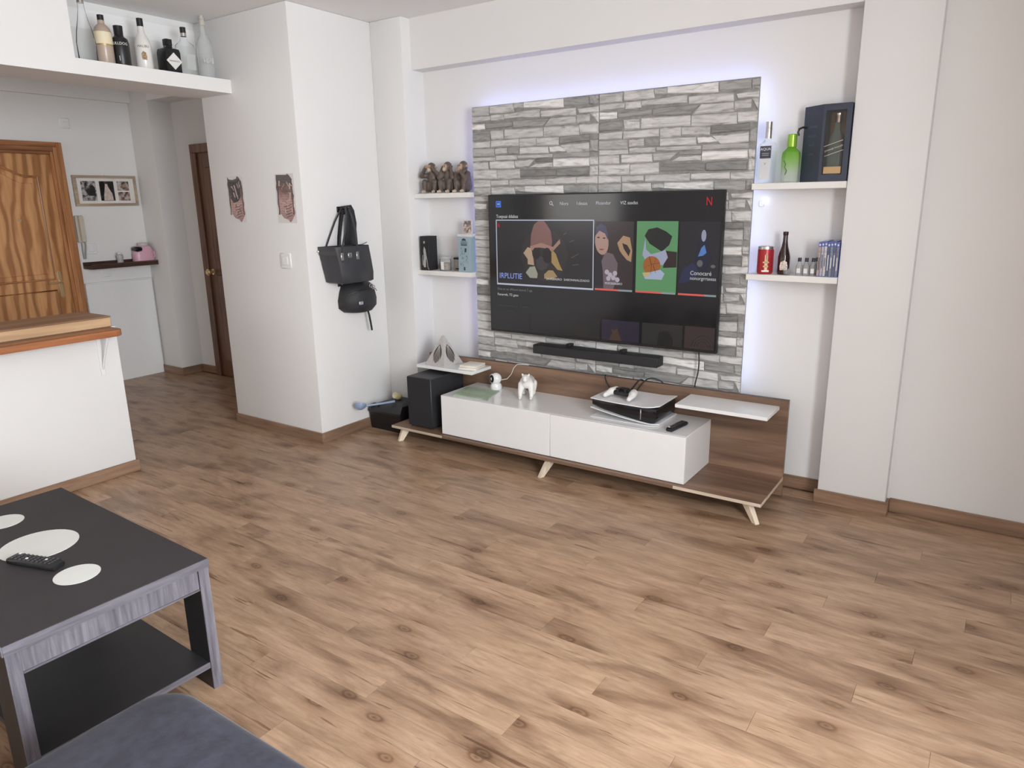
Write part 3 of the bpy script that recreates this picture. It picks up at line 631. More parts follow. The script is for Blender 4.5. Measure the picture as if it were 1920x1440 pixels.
def stone_mat():
    m, tt, p = new_mat('grey_ledge_stone')
    oi = nd(tt, 'ShaderNodeObjectInfo')
    v = coords(tt, (1, 1, 5), True)
    n = noise(tt, v, 9, 6, .62, .7)
    streak = noise(tt, coords(tt, (1, 1, 11), True), 5, 4, .55, 1.2)
    c = mixc(tt, oi.outputs['Color'], ramp(tt, n, [(.3, (.62, .61, .60, 1)), (.5, (1, 1, 1, 1)), (.7, (1.22, 1.21, 1.20, 1))]), .9, 'MULTIPLY')
    c = mixc(tt, c, ramp(tt, streak, [(.30, (.52, .50, .49, 1)), (.42, (1, 1, 1, 1)), (.62, (1, 1, 1, 1)), (.74, (1.25, 1.25, 1.25, 1))]), .8, 'MULTIPLY')
    tt.links.new(c, p.inputs['Base Color']); p.inputs['Roughness'].default_value = .6; p.inputs['Specular IOR Level'].default_value = .3
    bump(tt, p, streak, .35, .003)
    return m
STONE = stone_mat(); random.seed(11)
def stone(q, dx, dz, tone):
    P = [(.713+dx+q[2*i], 2.055+dz+q[2*i+1]) for i in range(4)]
    P = [(min(max(x, PX0), PX1), min(max(z, PZ0), PZ1)) for x, z in P]
    if max(p[0] for p in P)-min(p[0] for p in P) < .012 or max(p[1] for p in P)-min(p[1] for p in P) < .008: return
    if min(p[0] for p in P) > .10 and max(p[0] for p in P) < 1.33 and min(p[1] for p in P) > .80 and max(p[1] for p in P) < 1.44: return   # wholly behind the television
    if max(p[1] for p in P) < .47: return
    N = 5; bm = bmesh.new(); cx = sum(p[0] for p in P)/4; cz = sum(p[1] for p in P)/4
    top, bot = [], []
    for i in range(N):
        u = i/(N-1)
        jz = random.uniform(-.0025, .0025) if 0 < i < N-1 else 0
        kz = random.uniform(-.0025, .0025) if 0 < i < N-1 else 0
        top.append((P[0][0]+(P[1][0]-P[0][0])*u, P[0][1]+(P[1][1]-P[0][1])*u+jz)); bot.append((P[3][0]+(P[2][0]-P[3][0])*u, P[3][1]+(P[2][1]-P[3][1])*u+kz))
    d0 = random.uniform(.004, .010)
    rows = []
    for f, kind in ((0, 'b'), (.10, 'f'), (.5, 'f'), (.88, 'f'), (1, 'b')):
        r = []
        for i in range(N):
            x = top[i][0]+(bot[i][0]-top[i][0])*f; z = top[i][1]+(bot[i][1]-top[i][1])*f
            edge = i in (0, N-1)
            if edge and kind == 'f': x += (.002 if i == 0 else -.002)
            dep = 0 if kind == 'b' else d0+random.uniform(-.002, .0025)-(.0015 if edge else 0)
            r.append(bm.verts.new((x-cx, -dep, z-cz)))
        rows.append(r)
    for A, B in zip(rows, rows[1:]):
        for i in range(N-1): bm.faces.new([A[i], B[i], B[i+1], A[i+1]])
    for side in (0, N-1): bm.faces.new([r[side] for r in rows])
    bmesh.ops.recalc_face_normals(bm, faces=bm.faces[:])
    me = bpy.data.meshes.new('stone'); bm.to_mesh(me); bm.free(); me.materials.append(STONE)
    o = bpy.data.objects.new('stone', me); COL.objects.link(o); o.parent = t; o.location = (cx-.707, 0, cz-PZ0)
    k = .66-.56*tone+random.uniform(-.035, .035)
    if tone < .06: k = .76
    o.color = (k, k*.985, k*.965, 1) if tone < .5 else (k, k*.99, k*.96, 1)
for k in range(4):
    for dx in (-.876, 0):
        for q in STONES: stone(q, dx, -.468*k+(.001 if dx else 0), q[8])
# LED strip behind the panel
t = thing('led_strip', (.707, PY+.0125, 1.2), 'bluish white led strip glowing behind the edges of the stone panel', 'light strip')
LED = glow('led_blue_white', (.40, .44, 1.0, 1), 13)
LEDW = glow('led_cool_white', (.56, .63, 1.0, 1), 9)
MB().box(PX0+.012, PX0+.024, PY+.0125, PY+.018, .60, PZ1-.03).build('strip_side', LED, t)
MB().box(PX0+.03, PX1-.03, PY+.0125, PY+.018, PZ1-.030, PZ1-.018).build('strip_top', LED, t)
MB().box(PX1-.024, PX1-.012, PY+.0125, PY+.018, .52, PZ1-.03).build('strip_side', LEDW, t)
t = thing('led_controller', (1.59, -.003, 1.47), 'tiny white led end clip on the wall under the upper right shelf', 'led clip')
MB().box(1.577, 1.600, -.012, -.001, 1.455, 1.485, .003).build('clip', WHITE, t)
MB().ball((1.606, -.010, 1.486), .006).build('diode', glow('diode', (.7, .78, 1, 1), 12), t)

# ================================================================ TELEVISION
TZ = .712; TY = -.16
t = thing('television', (.725, TY, TZ), 'large flat television showing a streaming menu on the stone panel', 'television')
MB().box(-.0, 1.45, TY, TY+.028, TZ, TZ+.83, .003).build('housing', BLACK, t)
MB().box(.25, 1.2, TY+.028, -.1035, TZ+.12, TZ+.70, .006).build('wall_mount', BLACKM, t)
def scr(): 
    m, tt, p = new_mat('screen_glass'); p.inputs['Base Color'].default_value = (.008, .008, .009, 1); p.inputs['Roughness'].default_value = .10
    p.inputs['Emission Color'].default_value = (.9, .92, 1, 1); p.inputs['Emission Strength'].default_value = .006; p.inputs['Specular IOR Level'].default_value = .5
    return m
sc = MB().box(.008, 1.442, TY-.0012, TY, TZ+.014, TZ+.822).build('screen', scr(), t)
def E(name, c, s=1.0): return glow('screen_'+name, hexc(*c), s*.85, rough=.2)
Y1 = TY-.0013
def spoly(name, pts, mat, lvl=0, par=None): return MB().prism([(a, TZ+b_) for a, b_ in pts], 'y', Y1-.0002-.0003*lvl, Y1-.0003*lvl).build(name, mat, par or sc, smooth=0)
def srect(name, x0, x1, z0, z1, mat, lvl=0): return spoly(name, [(x0, z0), (x1, z0), (x1, z1), (x0, z1)], mat, lvl)
def ell(cx, cz, rx, rz, n=18, rot=0):
    return [(cx+rx*math.cos(a)*math.cos(rot)-rz*math.sin(a)*math.sin(rot), cz+rx*math.cos(a)*math.sin(rot)+rz*math.sin(a)*math.cos(rot)) for a in [2*math.pi*i/n for i in range(n)]]
TXT = E('text', (205, 205, 210), .9); DIM = E('dim', (150, 152, 160), .55); BLU = E('blue', (60, 120, 230), .9); RED = E('red', (205, 30, 40), .9); FRM = E('frame', (190, 195, 215), .9)
srect('profile_icon', .060, .097, .756, .793, BLU, 0); srect('profile_icon_face', .067, .090, .763, .786, E('navy', (20, 50, 130), .8), 1)
srect('profile_icon_mark', .071, .078, .770, .780, E('lightblue', (150, 190, 255), .9), 2); srect('profile_icon_mark', .081, .087, .768, .782, bpy.data.materials['screen_lightblue'], 2)
def ring(name, cx, cz, r, wd, mat, lvl):
    mb = MB(); pts = [(cx+r*math.cos(a), Y1-.0003*lvl, TZ+cz+r*math.sin(a)) for a in [2*math.pi*i/20 for i in range(21)]]
    mb.tube(pts, wd, 5); return mb.build(name, mat, sc)
ring('search_icon', .447, .777, .0085, .0018, TXT, 1)
MB().tube([(.4535, Y1, TZ+.7705), (.463, Y1, TZ+.762)], .002, 5).build('search_icon', TXT, sc)
def st(s, x, z, h, wdt, mat, name='lettering'):
    o = text(s, h*1.38, mat, sc, face_y(x, Y1-.0022, TZ+z), name)
    xs = [v.co.x for v in o.data.vertices]; L = max(xs)-min(xs)
    ox = x-ORG[sc.name].x
    if L > 0:
        f = wdt/L
        for v in o.data.vertices: v.co.x = ox+(v.co.x-min(xs))*f
    return o
st('Nlora', .508, .765, .018, .055, TXT); st('1deaas', .618, .765, .018, .066, TXT); st('Ffoiandor', .738, .765, .018, .09, TXT); st('VIZ aaadas', .884, .765, .018, .102, TXT)
st('N', 1.360, .755, .043, .028, RED, 'logo')
st('Toepuai ddabas', .062, .694, .020, .158, TXT)
srect('hero_card', .063, .722, .302, .678, E('card_dark', (38, 38, 44), .55), 0)
for a, b_, c_, d_ in ((.057, .726, .678, .684), (.057, .726, .294, .304), (.057, .063, .304, .678), (.720, .726, .304, .678)): srect('card_border', a, b_, c_, d_, FRM, 1)
SK = lambda n, c, s=.75: E('art_'+n, c, s)
# abstract artwork on the hero card
spoly('art_shape', ell(.40, .48, .16, .15), SK('smoke', (52, 48, 50), .6), 1)
spoly('art_shape', [(.305, .53), (.31, .60), (.33, .655), (.36, .677), (.40, .677), (.42, .655), (.445, .62), (.455, .56), (.45, .53), (.38, .545)], SK('dome', (140, 98, 94)), 2)
spoly('art_shape', [(.30, .53), (.38, .552), (.46, .53), (.505, .575), (.51, .552), (.475, .52), (.455, .50), (.42, .52), (.36, .525), (.32, .505)], SK('brim', (176, 136, 122)), 3)
spoly('art_shape', [(.255, .49), (.285, .525), (.31, .52), (.325, .46), (.33, .42), (.285, .425), (.285, .455)], SK('bone', (196, 166, 142)), 3)
spoly('art_shape', [(.45, .52), (.48, .49), (.505, .43), (.525, .395), (.49, .40), (.45, .44)], SK('ochre', (178, 148, 92)), 3)
spoly('art_shape', ell(.345, .49, .028, .034), SK('hollow', (40, 34, 40), .5), 4); spoly('art_shape', ell(.42, .48, .03, .045), bpy.data.materials['screen_art_hollow'], 4)
spoly('art_shape', [(.345, .455), (.365, .475), (.40, .47), (.43, .44), (.42, .405), (.38, .39), (.35, .405)], SK('jaw', (74, 70, 76), .6), 3)
spoly('art_shape', [(.27, .375), (.30, .41), (.335, .415), (.355, .37), (.35, .345), (.30, .345)], SK('palegreen', (168, 168, 150)), 4)
spoly('art_shape', [(.40, .37), (.43, .395), (.46, .395), (.49, .36), (.44, .34), (.40, .345)], SK('sand', (176, 148, 104)), 4)
for a in ((.57, .56, .60, .57), (.58, .47, .63, .495), (.59, .43, .63, .435), (.53, .60, .55, .612)): MB().strap([(a[0], Y1-.0004, TZ+a[1]), (a[2], Y1-.0004, TZ+a[3])], .005, .0002, (0, 0, 1)).build('art_streak', SK('streak', (84, 82, 88), .7), sc)
st('IRPLUTIE', .080, .335, .034, .164, E('violet', (150, 165, 240), .9), 'title_lettering')
st('24 FEBRERO  SABONNALIZADO', .415, .339, .013, .286, TXT); st('N', .072, .638, .026, .016, RED, 'logo')
st('Doa en un ePbooo iateret 7 tgx', .064, .262, .014, .254, DIM); st('Fanarmb, T2 gato', .062, .228, .015, .153, TXT); st('Advaomanian ian T diados', .063, .162, .012, .239, E('dimmer', (100, 100, 108), .45)); st('ooodi', .134, .131, .008, .05, bpy.data.materials['screen_dimmer'])
# second card: portrait in sombre tones
srect('poster_card', .735, .966, .304, .675, SK('maroon', (62, 48, 52), .6), 0)
spoly('poster_art', [(.737, .32), (.80, .32), (.80, .44), (.77, .50), (.737, .52)], SK('darkblue', (34, 34, 46), .6), 1)
spoly('poster_art', [(.775, .46), (.80, .51), (.845, .50), (.875, .45), (.87, .36), (.85, .305), (.79, .305), (.785, .40)], SK('shirt', (122, 104, 112), .7), 2)
spoly('poster_art', ell(.775, .565, .042, .072, rot=.12), SK('skin', (190, 152, 140)), 3)
spoly('poster_art', [(.737, .60), (.74, .645), (.77, .665), (.80, .65), (.815, .60), (.812, .575), (.795, .61), (.76, .625)], SK('hairblue', (72, 74, 104), .7), 4)
for a in ((.755, .588), (.79, .585)): spoly('poster_art', ell(a[0], a[1], .009, .004, 8), SK('eye', (60, 40, 40), .5), 5)
spoly('poster_art', ell(.775, .523, .015, .005, 8), SK('lip', (150, 90, 90)), 5)
spoly('poster_art', [(.87, .56), (.905, .60), (.945, .59), (.96, .52), (.955, .46), (.93, .47), (.90, .50), (.885, .52)], SK('hand', (188, 152, 116), .75), 3)
spoly('poster_art', [(.90, .56), (.93, .55), (.95, .52), (.94, .49), (.91, .53)], SK('handdark', (50, 40, 38), .6), 4)
for a in ((.81, .40), (.83, .385), (.86, .395), (.82, .365), (.85, .37), (.875, .36)): spoly('poster_art', ell(a[0], a[1], .014, .014, 9), SK('blossom', (196, 188, 200)), 4)
st('MOROBABIEBIKO', .80, .332, .013, .105, TXT)
# third card: green, plain ball and torn paper shapes only
srect('poster_card', .984, 1.216, .304, .677, E('green', (104, 166, 112), .72), 0)
spoly('poster_art', [(1.03, .60), (1.05, .635), (1.10, .645), (1.15, .625), (1.185, .60), (1.17, .555), (1.13, .52), (1.06, .56)], SK('blackpatch', (34, 32, 34), .6), 1)
spoly('poster_art', [(1.035, .59), (1.04, .53), (1.07, .505), (1.11, .515), (1.15, .53), (1.165, .49), (1.14, .45), (1.05, .455), (1.02, .50)], SK('bluewhite', (176, 182, 206)), 2)
spoly('poster_art', [(1.15, .525), (1.214, .52), (1.214, .44), (1.14, .435)], SK('brown', (58, 40, 38), .6), 1)
bl = spoly('poster_art', ell(1.075, .445, .05, .05, 22), SK('orange', (178, 104, 48)), 3)
for pts in (((1.03, .43), (1.075, .452), (1.12, .46)), ((1.06, .493), (1.075, .445), (1.07, .397)), ((1.10, .487), (1.085, .445), (1.10, .405))): MB().strap([(a, Y1-.0013, TZ+b_) for a, b_ in pts], .003, .0002, (.7, 0, .7)).build('poster_art', bpy.data.materials['screen_art_brown'], sc)
spoly('poster_art', [(1.022, .405), (1.07, .41), (1.125, .425), (1.15, .405), (1.135, .372), (1.04, .372)], SK('paper', (184, 196, 224)), 4); spoly('poster_art', [(1.022, .405), (1.065, .41), (1.06, .385), (1.035, .385)], SK('yellow', (214, 190, 130)), 5)
# fourth card: dark blue figure
srect('poster_card', 1.226, 1.436, .306, .676, SK('nearblack', (40, 40, 48), .55), 0)
spoly('poster_art', [(1.228, .36), (1.25, .43), (1.30, .47), (1.335, .44), (1.32, .39), (1.26, .36)], SK('indigo', (42, 46, 86), .7), 1)
spoly('poster_art', [(1.31, .49), (1.33, .57), (1.345, .63), (1.37, .64), (1.375, .57), (1.40, .49), (1.37, .42), (1.33, .43)], SK('coat', (30, 34, 62), .6), 2)
spoly('poster_art', ell(1.354, .605, .013, .03, 12), SK('face', (168, 172, 196)), 3); spoly('poster_art', [(1.328, .50), (1.345, .545), (1.36, .56), (1.372, .52), (1.355, .505)], SK('cyan', (88, 136, 206), .8), 3)
spoly('poster_art', ell(1.34, .465, .016, .018, 9), SK('glove', (120, 118, 124), .6), 4); spoly('poster_art', ell(1.41, .452, .013, .009, 9), bpy.data.materials['screen_art_glove'], 4)
st('Conocaré', 1.292, .405, .022, .112, TXT); st('nonorgrrteeas', 1.292, .380, .018, .137, TXT)
for x0, x1, f in ((.736, .966, .64), (.985, 1.215, .66), (1.229, 1.434, .70)):
    srect('progress_bar', x0, x0+(x1-x0)*f, .297, .307, E('salmon', (226, 96, 92), .9), 6); srect('progress_bar', x0+(x1-x0)*f, x1, .297, .307, E('barlight', (150, 165, 168), .8), 6)
for i, (x0, x1, z1, c) in enumerate(((.016, .295, .127, (36, 36, 40)), (.302, .77, .132, (38, 38, 42)), (.783, 1.014, .133, (50, 42, 66)), (1.03, 1.262, .134, (54, 54, 54)), (1.275, 1.438, .136, (74, 60, 60)))):
    srect('lower_card', x0, x1, .016, z1, E('low%d' % i, c, .55), 0)
spoly('poster_art', [(.83, .018), (.85, .06), (.84, .085), (.86, .075), (.88, .09), (.89, .06), (.91, .018)], SK('lowochre', (86, 66, 52), .6), 1)
for r in (.03, .045, .06): 
    MB().tube([(1.375+r*math.cos(a), Y1-.0002, TZ+.03+r*math.sin(a)) for a in [math.pi*i/10 for i in range(11)]], .003, 5, .2).build('poster_art', SK('lowarc', (44, 36, 38), .5) if 'screen_art_lowarc' not in bpy.data.materials else bpy.data.materials['screen_art_lowarc'], sc)
spoly('poster_art', ell(.65, .05, .05, .035, 14), SK('lowgrey', (48, 46, 44), .5), 1); spoly('poster_art', [(1.12, .016), (1.13, .09), (1.18, .10), (1.21, .06), (1.21, .016)], SK('lowdark', (34, 34, 36), .5), 1)

# soundbar
t = thing('soundbar', (.735, -.16, .604), 'long slim black soundbar below the television', 'soundbar')
MB().box(.335, 1.14, -.195, -.108, .606, .660, .004).build('body', BLACKM, t)
MB().box(.338, 1.137, -.1965, -.195, .610, .656, .001).build('grille', plain('black_mesh', (.02, .02, .021, 1), .7, var=.3, vscale=400), t)
for xb in (.555, .905): MB().box(xb-.014, xb+.014, -.15, -.1035, .655, .676, .002).build('bracket', BLACK, t)

# ================================================================ TV STAND
SX0, SX1, SYB, SYF, SBZ = -.521, 1.832, -.161, -.564, .107
t = thing('tv_stand', (.655, -.36, 0), 'low walnut and white television stand on splayed pale legs', 'tv stand')
MB().box(SX0, SX1, SYB, SYB+.022, .004, .513, .001).build('backboard', WALNUT, t)
for zz, c in ((.513, WALNUT),): MB().box(SX0, SX1, SYB, SYB+.022, .5131, .5145).build('top_edge', plain('dark_edge_line', (.09, .065, .055, 1), .5), t)
ba = MB().box(SX0, SX1, SYF+.002, SYB, SBZ-.016, SBZ, .0008).build('base', WALNUT, t)
MB().box(SX0, -.10, SYF, SYF+.002, SBZ-.016, SBZ).build('edge_band', WALEDGE, ba); MB().box(1.40, SX1+.002, SYF, SYF+.002, SBZ-.016, SBZ).build('edge_band', WALEDGE, ba)
MB().box(-.10, 1.40, SYF, SYF+.002, SBZ-.016, SBZ).build('edge_band', WALNUT, ba); MB().box(SX1, SX1+.002, SYF+.002, SYB, SBZ-.016, SBZ).build('edge_band', WALEDGE, ba)
def leg(xt, yt, xb, yb, wt=.062, wb=.03, th=.026):
    d = Vector((xb-xt, yb-yt, 0)); d = d.normalized() if d.length > 1e-4 else Vector((0, -1, 0)); s = Vector((-d.y, d.x, 0))
    R = lambda x, y, z, a, b_: [(Vector((x, y, z))+d*a/2*i+s*b_/2*j)[:] for i, j in ((-1, -1), (1, -1), (1, 1), (-1, 1))]
    zt = SBZ-.0165
    MB().loft([R(xb, yb, 0, wb, th*.85), R((xb+xt)/2, (yb+yt)/2, zt/2, (wb+wt)/2, th), R(xt, yt, zt, wt, th)]).build('leg', LEGW, t)
leg(-.455, -.490, -.478, -.535); leg(.66, -.515, .635, -.590); leg(1.745, -.50, 1.812, -.548)
leg(-.455, -.22, -.478, -.19); leg(.66, -.22, .66, -.19); leg(1.62, -.22, 1.64, -.20)
cb = MB().box(-.121, 1.443, -.514, SYB, SBZ+.001, .357, .0012).build('cabinet', WHITEG, t)
MB().box(-.122, .6575, -.532, -.5145, SBZ+.003, .3565, .0015).build('drawer_front', WHITE, t); MB().box(.6605, 1.444, -.532, -.5145, SBZ+.003, .3565, .0015).build('drawer_front', WHITE, t)
MB().box(-.460, -.005, -.365, SYB, .461, .480, .0015).build('side_shelf', WHITE, t); MB().box(1.325, 1.790, -.388, SYB, .461, .480, .0015).build('side_shelf', WHITE, t)

# subwoofer
t = thing('subwoofer', (-.318, -.345, SBZ), 'tall black subwoofer box on the left end of the tv stand', 'speaker')
MB().box(-.418, -.222, -.508, -.175, SBZ+.008, .437, .005).build('cabinet', plain('charcoal_vinyl', (.030, .030, .034, 1), .5, var=.1, bumpy=.1, bscale=200), t)
MB().box(-.416, -.224, -.511, -.508, SBZ+.010, .434, .001).build('grille', plain('grille_cloth', (.016, .016, .019, 1), .8, var=.3, vscale=500), t)
for a in (-.40, -.245):
    for b_ in (-.49, -.20): MB().lathe(a+.002, b_, [(.012, 0), (.012, .0095)], 10, SBZ).build('foot', BLACK, t)

# things on the stand -----------------------------------------------------------
t = thing('pyramid_ornament', (-.31, -.265, .480), 'grey stone pyramid with carved dark leaves on the left stand shelf', 'ornament')
PYR = plain('grey_stone', (.50, .475, .455, 1), .7, var=.16, vscale=140, bumpy=.4, bscale=200)
cx, cy, hb = -.31, -.262, .086; ang = math.radians(-5)
R4 = lambda r, z: [(cx+r*1.414*math.cos(ang+math.pi/2*i+math.pi/4), cy+r*1.414*math.sin(ang+math.pi/2*i+math.pi/4), z) for i in range(4)]
MB().loft([R4(hb, .480), R4(hb, .486), R4(.006, .668)]).build('body', PYR, t)
CARV = plain('carved_dark', (.05, .045, .04, 1), .7, var=.3, vscale=90); RIB = plain('carved_rib', (.40, .37, .34, 1), .6)
hh = .182; slope = math.atan2(hb-.006, hh)
for i in range(4):
    Mf = Matrix.Translation((cx, cy, .486)) @ Matrix.Rotation(ang+math.pi/2*i, 4, 'Z') @ Matrix.Translation((hb, 0, 0)) @ Matrix.Rotation(-slope, 4, 'Y')
    lf = MB().prism([(.042*math.sin(math.pi*u)**.75*(1-.38*u)*sg, .014+.125*u) for sg, rng in ((1, [k/8 for k in range(9)]), (-1, [k/8 for k in range(7, 0, -1)])) for u in rng], 'x', -.0005, .0012, M=Mf).build('carved_leaf', CARV, t)
    for k in (-2, -1, 0, 1, 2):
        pts = [Mf @ Vector((.0015, k*.0125*(1-u*.8)*(.5+.9*math.sin(math.pi*(u*.8+.15))), .020+.11*u)) for u in (0, .33, .66, 1)]
        MB().tube(pts, .0014, 5).build('leaf_vein', RIB, lf)
t = thing('wrapped_packet', (-.07, -.27, .480), 'flat white wrapped packet beside the pyramid', 'packet')
PAPER = plain('off_white_paper', (.80, .76, .68, 1), .7, var=.05, bumpy=.4, bscale=60)
Mq = Matrix.Translation((-.075, -.272, .4805)) @ Matrix.Rotation(math.radians(12), 4, 'Z')
MB().box(-.062, .062, -.07, .07, 0, .014, .004, 2, M=Mq).build('wrapping', PAPER, t)
Mq2 = Matrix.Translation((-.073, -.268, .4945)) @ Matrix.Rotation(math.radians(6), 4, 'Z')
MB().box(-.058, .060, -.066, .062, 0, .014, .005, 2, M=Mq2).build('top_fold', PAPER, t)
t = thing('green_cloth', (.05, -.39, .3575), 'pale green cloth lying flat on the left of the white cabinet', 'cloth')
CLOTH = plain('sage_cloth', (.36, .45, .33, 1), .85, var=.08, vscale=30, bumpy=.35, bscale=160)
random.seed(5); c4 = [(-.052, -.500), (.196, -.487), (.140, -.280), (-.098, -.296)]; G = 10
bm = bmesh.new(); gv = {}
for i in range(G+1):
    for j in range(G+1):
        u, v = i/G, j/G
        p = Vector(c4[0]).lerp(Vector(c4[1]), u).lerp(Vector(c4[3]).lerp(Vector(c4[2]), u), v)
        e = .004 if (i in (0, G) or j in (0, G)) else 0
        for lay, dz in ((0, 0), (1, .004)):
            gv[i, j, lay] = bm.verts.new((p.x+random.uniform(-e, e), p.y+random.uniform(-e, e), .3575+dz+(.0015*math.sin(7*u+5*v)+.0012*math.sin(13*v)+.0018 if lay else 0)))
for i in range(G):
    for j in range(G):
        bm.faces.new([gv[i, j, 1], gv[i+1, j, 1], gv[i+1, j+1, 1], gv[i, j+1, 1]]); bm.faces.new([gv[i, j, 0], gv[i, j+1, 0], gv[i+1, j+1, 0], gv[i+1, j, 0]])
for k in range(G):
    for a, b_ in (((k, 0), (k+1, 0)), ((k+1, G), (k, G)), ((0, k+1), (0, k)), ((G, k), (G, k+1))): bm.faces.new([gv[a[0], a[1], 0], gv[b_[0], b_[1], 0], gv[b_[0], b_[1], 1], gv[a[0], a[1], 1]])
mb = MB(); mb.bm.free(); mb.bm = bm; mb.build('cloth_sheet', CLOTH, t, smooth=60)
t = thing('security_camera', (.085, -.235, .3575), 'small white round security camera with black lens on the cabinet', 'camera')
MB().lathe(.085, -.235, [(.034, 0), (.036, .004), (.036, .022), (.030, .036), (.022, .040), (0, .040)], 24, .3575).build('base', WHITEG, t)
MB().ball((.085, -.235, .425), .036, (1, 1, 1), 3).build('head', WHITEG, t)
aim = Vector((-.42, -.9, .06)).normalized(); Rm = aim.to_track_quat('Z', 'Y').to_matrix().to_4x4()
MB().lathe(0, 0, [(.030, .018), (.031, .026), (.029, .030), (.024, .030)], 24, M=Matrix.Translation((.085, -.235, .425)) @ Rm).build('ring', WHITEG, t)
MB().lathe(0, 0, [(.025, .028), (.025, .031), (.016, .034), (0, .035)], 20, M=Matrix.Translation((.085, -.235, .425)) @ Rm).build('lens', BLACKG, t)
MB().tube([(.115, -.215, .415), (.14, -.19, .42), (.16, -.172, .45), (.175, -.167, .49), (.20, -.165, .515), (.24, -.168, .520), (.27, -.155, .518), (.29, -.125, .50)], .0022, 6).build('cable', WHITE, t)
# white bear figurine
WB = (.82, .80, .76, 1); bx, by, bz = .362, -.305, .3575
fdir = Vector((.40, -.92, 0)).normalized(); sdir = Vector((-fdir.y, fdir.x, 0)); fd = lambda f, s, z: (Vector((bx, by, bz))+fdir*f+sdir*s+Vector((0, 0, z)))[:]
pr = [(fd(-.075, 0, .085), fd(.01, 0, .098), .038, .041, WB), (fd(.01, 0, .10), fd(.035, 0, .125), .036, .026, WB), (fd(.035, 0, .128), fd(.05, 0, .128), .023, .021, WB), (fd(.06, 0, .117), fd(.072, 0, .112), .012, .009, WB)]
for s in (-1, 1):
    pr += [(fd(.02, s*.028, .085), fd(.032, s*.034, .04), .022, .016, WB), (fd(.032, s*.034, .04), fd(.042, s*.033, .010), .015, .011, WB), (fd(.045, s*.033, .010), fd(.056, s*.033, .009), .0105, .009, WB),
           (fd(-.075, s*.026, .07), fd(-.068, s*.030, .035), .027, .017, WB), (fd(-.068, s*.030, .035), fd(-.075, s*.030, .011), .015, .011, WB), (fd(-.066, s*.030, .010), fd(-.06, s*.030, .0095), .0105, .0095, WB),
           (fd(.034, s*.019, .147), fd(.034, s*.020, .151), .007, .006, WB)]
t = thing('bear_figurine', (bx, by, bz), 'white bear figurine standing on all fours on the cabinet', 'figurine')
blob('body', pr, vcol_mat('white_porcelain', .45, .0, lo=.97, hi=1.0), t, voxel=.0035, smooth_it=4)
for s in (-1, 1): MB().ball(fd(.066, s*.010, .133), .0028, sub=1).build('eye', plain('grey_eye', (.35, .33, .32, 1), .4), t)
MB().ball(fd(.080, 0, .114), .0045, sub=1).build('nose', plain('pale_nose', (.55, .52, .5, 1), .4), t)

# game console lying flat
t = thing('game_console', (1.06, -.31, .3575), 'white and black game console lying flat on the cabinet', 'game console')
CONW = plain('console_white', (.80, .80, .81, 1), .4, var=.01)
def plate(z0, curve, th, name, front):
    NX, NY = 14, 8; bm = bmesh.new(); V = {}
    for i in range(NX+1):
        for j in range(NY+1):
            u, v = i/NX, j/NY
            x = .872+.385*u; y = -.455+.275*v
            ext = front*(.010*math.sin(math.pi*min(1, u*1.1))); y -= ext*(1-v)
            if u > .86: y += .035*((u-.86)/.14)**2*(1-v)
            z = z0+curve(u, v)
            for l in (0, 1): V[i, j, l] = bm.verts.new((x, y, z+(th if l else 0)))
    for i in range(NX):
        for j in range(NY):
            bm.faces.new([V[i, j, 1], V[i+1, j, 1], V[i+1, j+1, 1], V[i, j+1, 1]]); bm.faces.new([V[i, j, 0], V[i, j+1, 0], V[i+1, j+1, 0], V[i+1, j, 0]])
    for k in range(NX):
        for a, b_ in (((k, 0), (k+1, 0)), ((k+1, NY), (k, NY))): bm.faces.new([V[a[0], a[1], 0], V[b_[0], b_[1], 0], V[b_[0], b_[1], 1], V[a[0], a[1], 1]])
    for k in range(NY):
        for a, b_ in (((0, k+1), (0, k)), ((NX, k), (NX, k+1))): bm.faces.new([V[a[0], a[1], 0], V[b_[0], b_[1], 0], V[b_[0], b_[1], 1], V[a[0], a[1], 1]])
    mb = MB(); mb.bm.free(); mb.bm = bm; return mb.build(name, CONW, t, smooth=40)
lo = lambda u: .020*(1-u)**1.2
plate(.3605, lambda u, v: .046*(1-u)**1.25*(1-.35*v)+.004*(1-v), .004, 'lower_plate', 1)
plate(.3585, lambda u, v: .0, .003, 'foot_plate', .4)
plate(.4560, lambda u, v: -.004*u+.012*(1-u)*(1-v)*.4+(.008*max(0, u-.8)/.2), .005, 'upper_plate', 1)
prof = [(.878, .428), (.95, .411), (1.05, .391), (1.15, .376), (1.215, .370), (1.245, .376), (1.252, .40), (1.250, .448), (1.20, .4565), (.878, .4585)]
MB().prism(prof, 'y', -.448, -.185, .004, 2).build('body', BLACKG, t)
MB().box(1.16, 1.166, -.4495, -.447, .385, .44, .001).build('edge_light', SILVER, t)
